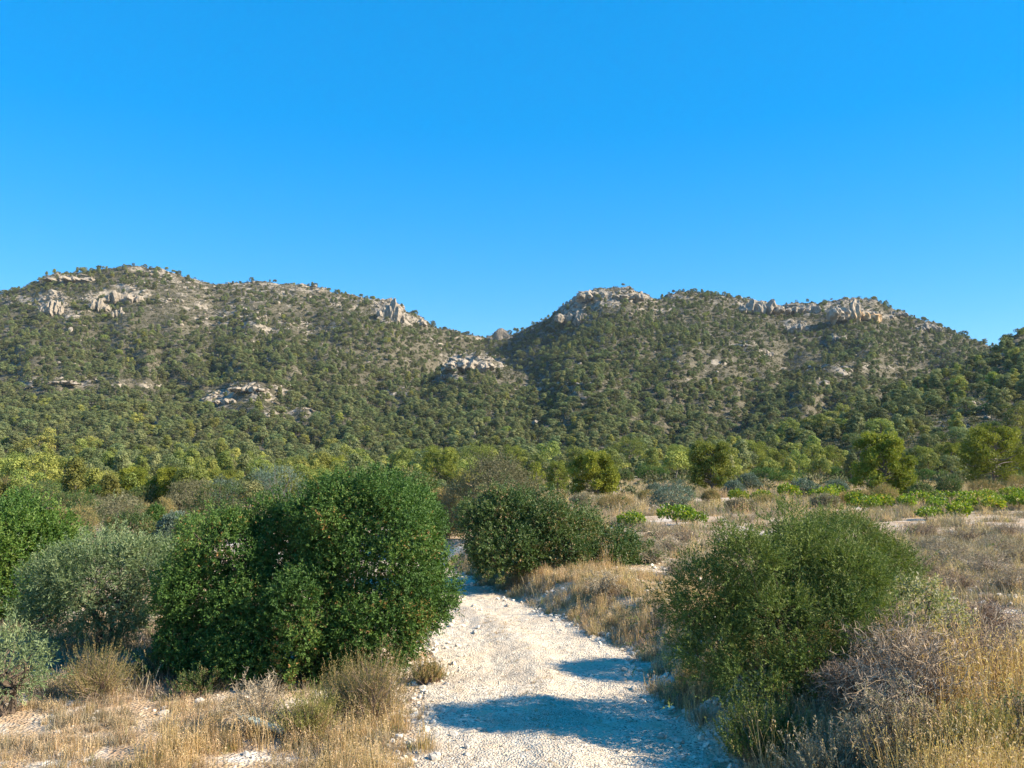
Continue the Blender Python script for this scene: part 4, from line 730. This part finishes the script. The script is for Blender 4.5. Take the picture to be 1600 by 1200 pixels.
# right bank
grow(near_pts(-3.5, 4.0, 9.2, 22, 14000), [4, 4, .15, 3, 1.2, 4, 3, .5, 3.5], .95, lambda p, x, y: cn(p, -.32) & (p[:, 0] - track_x(p[:, 1]) < 3.6) & (p[:, 0] > track_x(p[:, 1])))
grow(near_pts(1.6, 7.5, 3.9, 9.5, 11500), [3, 3, .6, 4, .8, 3, 5, 1.2, 5], .9, lambda p, x, y: cn(p, -.3))
grow(near_pts(3.3, 4.6, 6.0, 7.9, 420), [0, 1, 8, 0, 0, 0, 0, 3, 0], 1.05)
grow(near_pts(2.5, 5.4, 3.9, 6.2, 520), [0, 1, 7, 0, 0, 0, 0, 4, 0], .8)
grow(near_pts(2.4, 5.2, 3.9, 6.0, 2600), [0, 3, 3, 1, 0, 0, 3, 6, 2], .85, lambda p, x, y: cn(p, -.02, .5, 12))
grow(near_pts(3.0, 13, 9.5, 22, 9000), [1.5, 1.2, 0, 7, .3, 4, 5, .1, 6], 1.2, lambda p, x, y: cn(p, -.1))
grow(near_pts(-2, 26, 20, 44, 15000), [1, .7, 0, 6, .6, 4, 6, 0, 3], 1.8, lambda p, x, y: cn(p, .08, 2.0))
grow(near_pts(-30, 42, 30, 100, 22000), [2, 3, 0, 3, 2, 2, 2, 0, 5], 2.6, lambda p, x, y: cn(p, -.1, 5.0))
grow(near_pts(-9, -2.6, 9.7, 14.5, 1500), [0, 0, 0, 4, 0, 0, 9, 0, 2], 1.3)  # brown tufts left of the track, added to darken the big shrub's shadow
# strands along the crown of the track
tp = near_pts(-1, 1, 4.2, 18, 2600); tp[:, 0] = track_x(tp[:, 1]) + rng.normal(.05, .30, len(tp)); tp = tp[fbm(tp[:, 0] / .5, tp[:, 1] / .9, seed=140, oct=2) > .06]
PT.append(tp); IX.append(rng.choice([0, 5, 5, 3, 6], len(tp))); SC.append(rng.uniform(.15, .38, len(tp)))
Q = np.concatenate(PT); IX = np.concatenate(IX); SC = np.concatenate(SC); Q = np.column_stack([Q, H(Q[:, 0], Q[:, 1])]); n_ = len(Q)
scatter('dry_grass', Q, np.stack([rng.normal(0, .12, n_), rng.normal(0, .12, n_), rng.uniform(0, 6.28, n_)], 1), np.stack([SC] * 3, 1), IX, TK)

SP = []
for i in range(5):
    V, F = rock_mesh(320 + i, 2 if i < 3 else 1, 1, .8, .6, .3); SP.append(MB().add(V, F).build(names('stone', i), M['stone']))
yv = 3.8 + 20 * rng.uniform(0, 1, 9000)**1.5; a = np.stack([track_x(yv) + rng.uniform(-1.5, 1.5, len(yv)), yv], 1); sa = .005 + .013 * rng.uniform(0, 1, len(a))**4
e = near_pts(-1, 1, 3.8, 20, 2600); e[:, 0] = track_x(e[:, 1]) + np.sign(rng.uniform(-1, 1, len(e))) * (TW + rng.normal(.05, .22, len(e))); se = .014 + .045 * rng.uniform(0, 1, len(e))**4
lft = near_pts(-8, -.5, 4, 16, 3600); lft = lft[~cn(lft, -.1)]; sl_ = .012 + .05 * rng.uniform(0, 1, len(lft))**4
rt = near_pts(2, 12, 8, 24, 4000); rt = rt[~cn(rt, .1)]; sr = .015 + .07 * rng.uniform(0, 1, len(rt))**3
Q = np.concatenate([a, e, lft, rt]); s_ = np.concatenate([sa, se, sl_, sr]); Q = np.column_stack([Q, H(Q[:, 0], Q[:, 1]) + s_ * .2 + .008 * (np.abs(Q[:, 0] - track_x(Q[:, 1])) < 1.3)]); n_ = len(Q)
scatter('gravel', Q, np.stack([rng.normal(0, .3, n_), rng.normal(0, .3, n_), rng.uniform(0, 6.28, n_)], 1), np.stack([s_, s_, s_], 1), rng.randint(0, 5, n_), SP)

# ------------------------------------------------------------------ air
HAZE = 0.00005
if HAZE:
    V = np.array([(x, y, z) for z in (-30, 205) for y in (-60, 1300) for x in (-1750, 1750)], float)
    F = np.array([[0, 2, 3, 1], [4, 5, 7, 6], [0, 1, 5, 4], [2, 6, 7, 3], [0, 4, 6, 2], [1, 3, 7, 5]])
    m, n = new_mat('air'); v = n.nodes.new('ShaderNodeVolumePrincipled'); v.inputs['Color'].default_value = (.75, .87, 1, 1); v.inputs['Density'].default_value = HAZE; v.inputs['Anisotropy'].default_value = 0.0
    o_ = n.nodes.new('ShaderNodeOutputMaterial'); n.links.new(v.outputs[0], o_.inputs['Volume'])
    tag(MB().add(V, F).build('haze', m), kind='stuff')
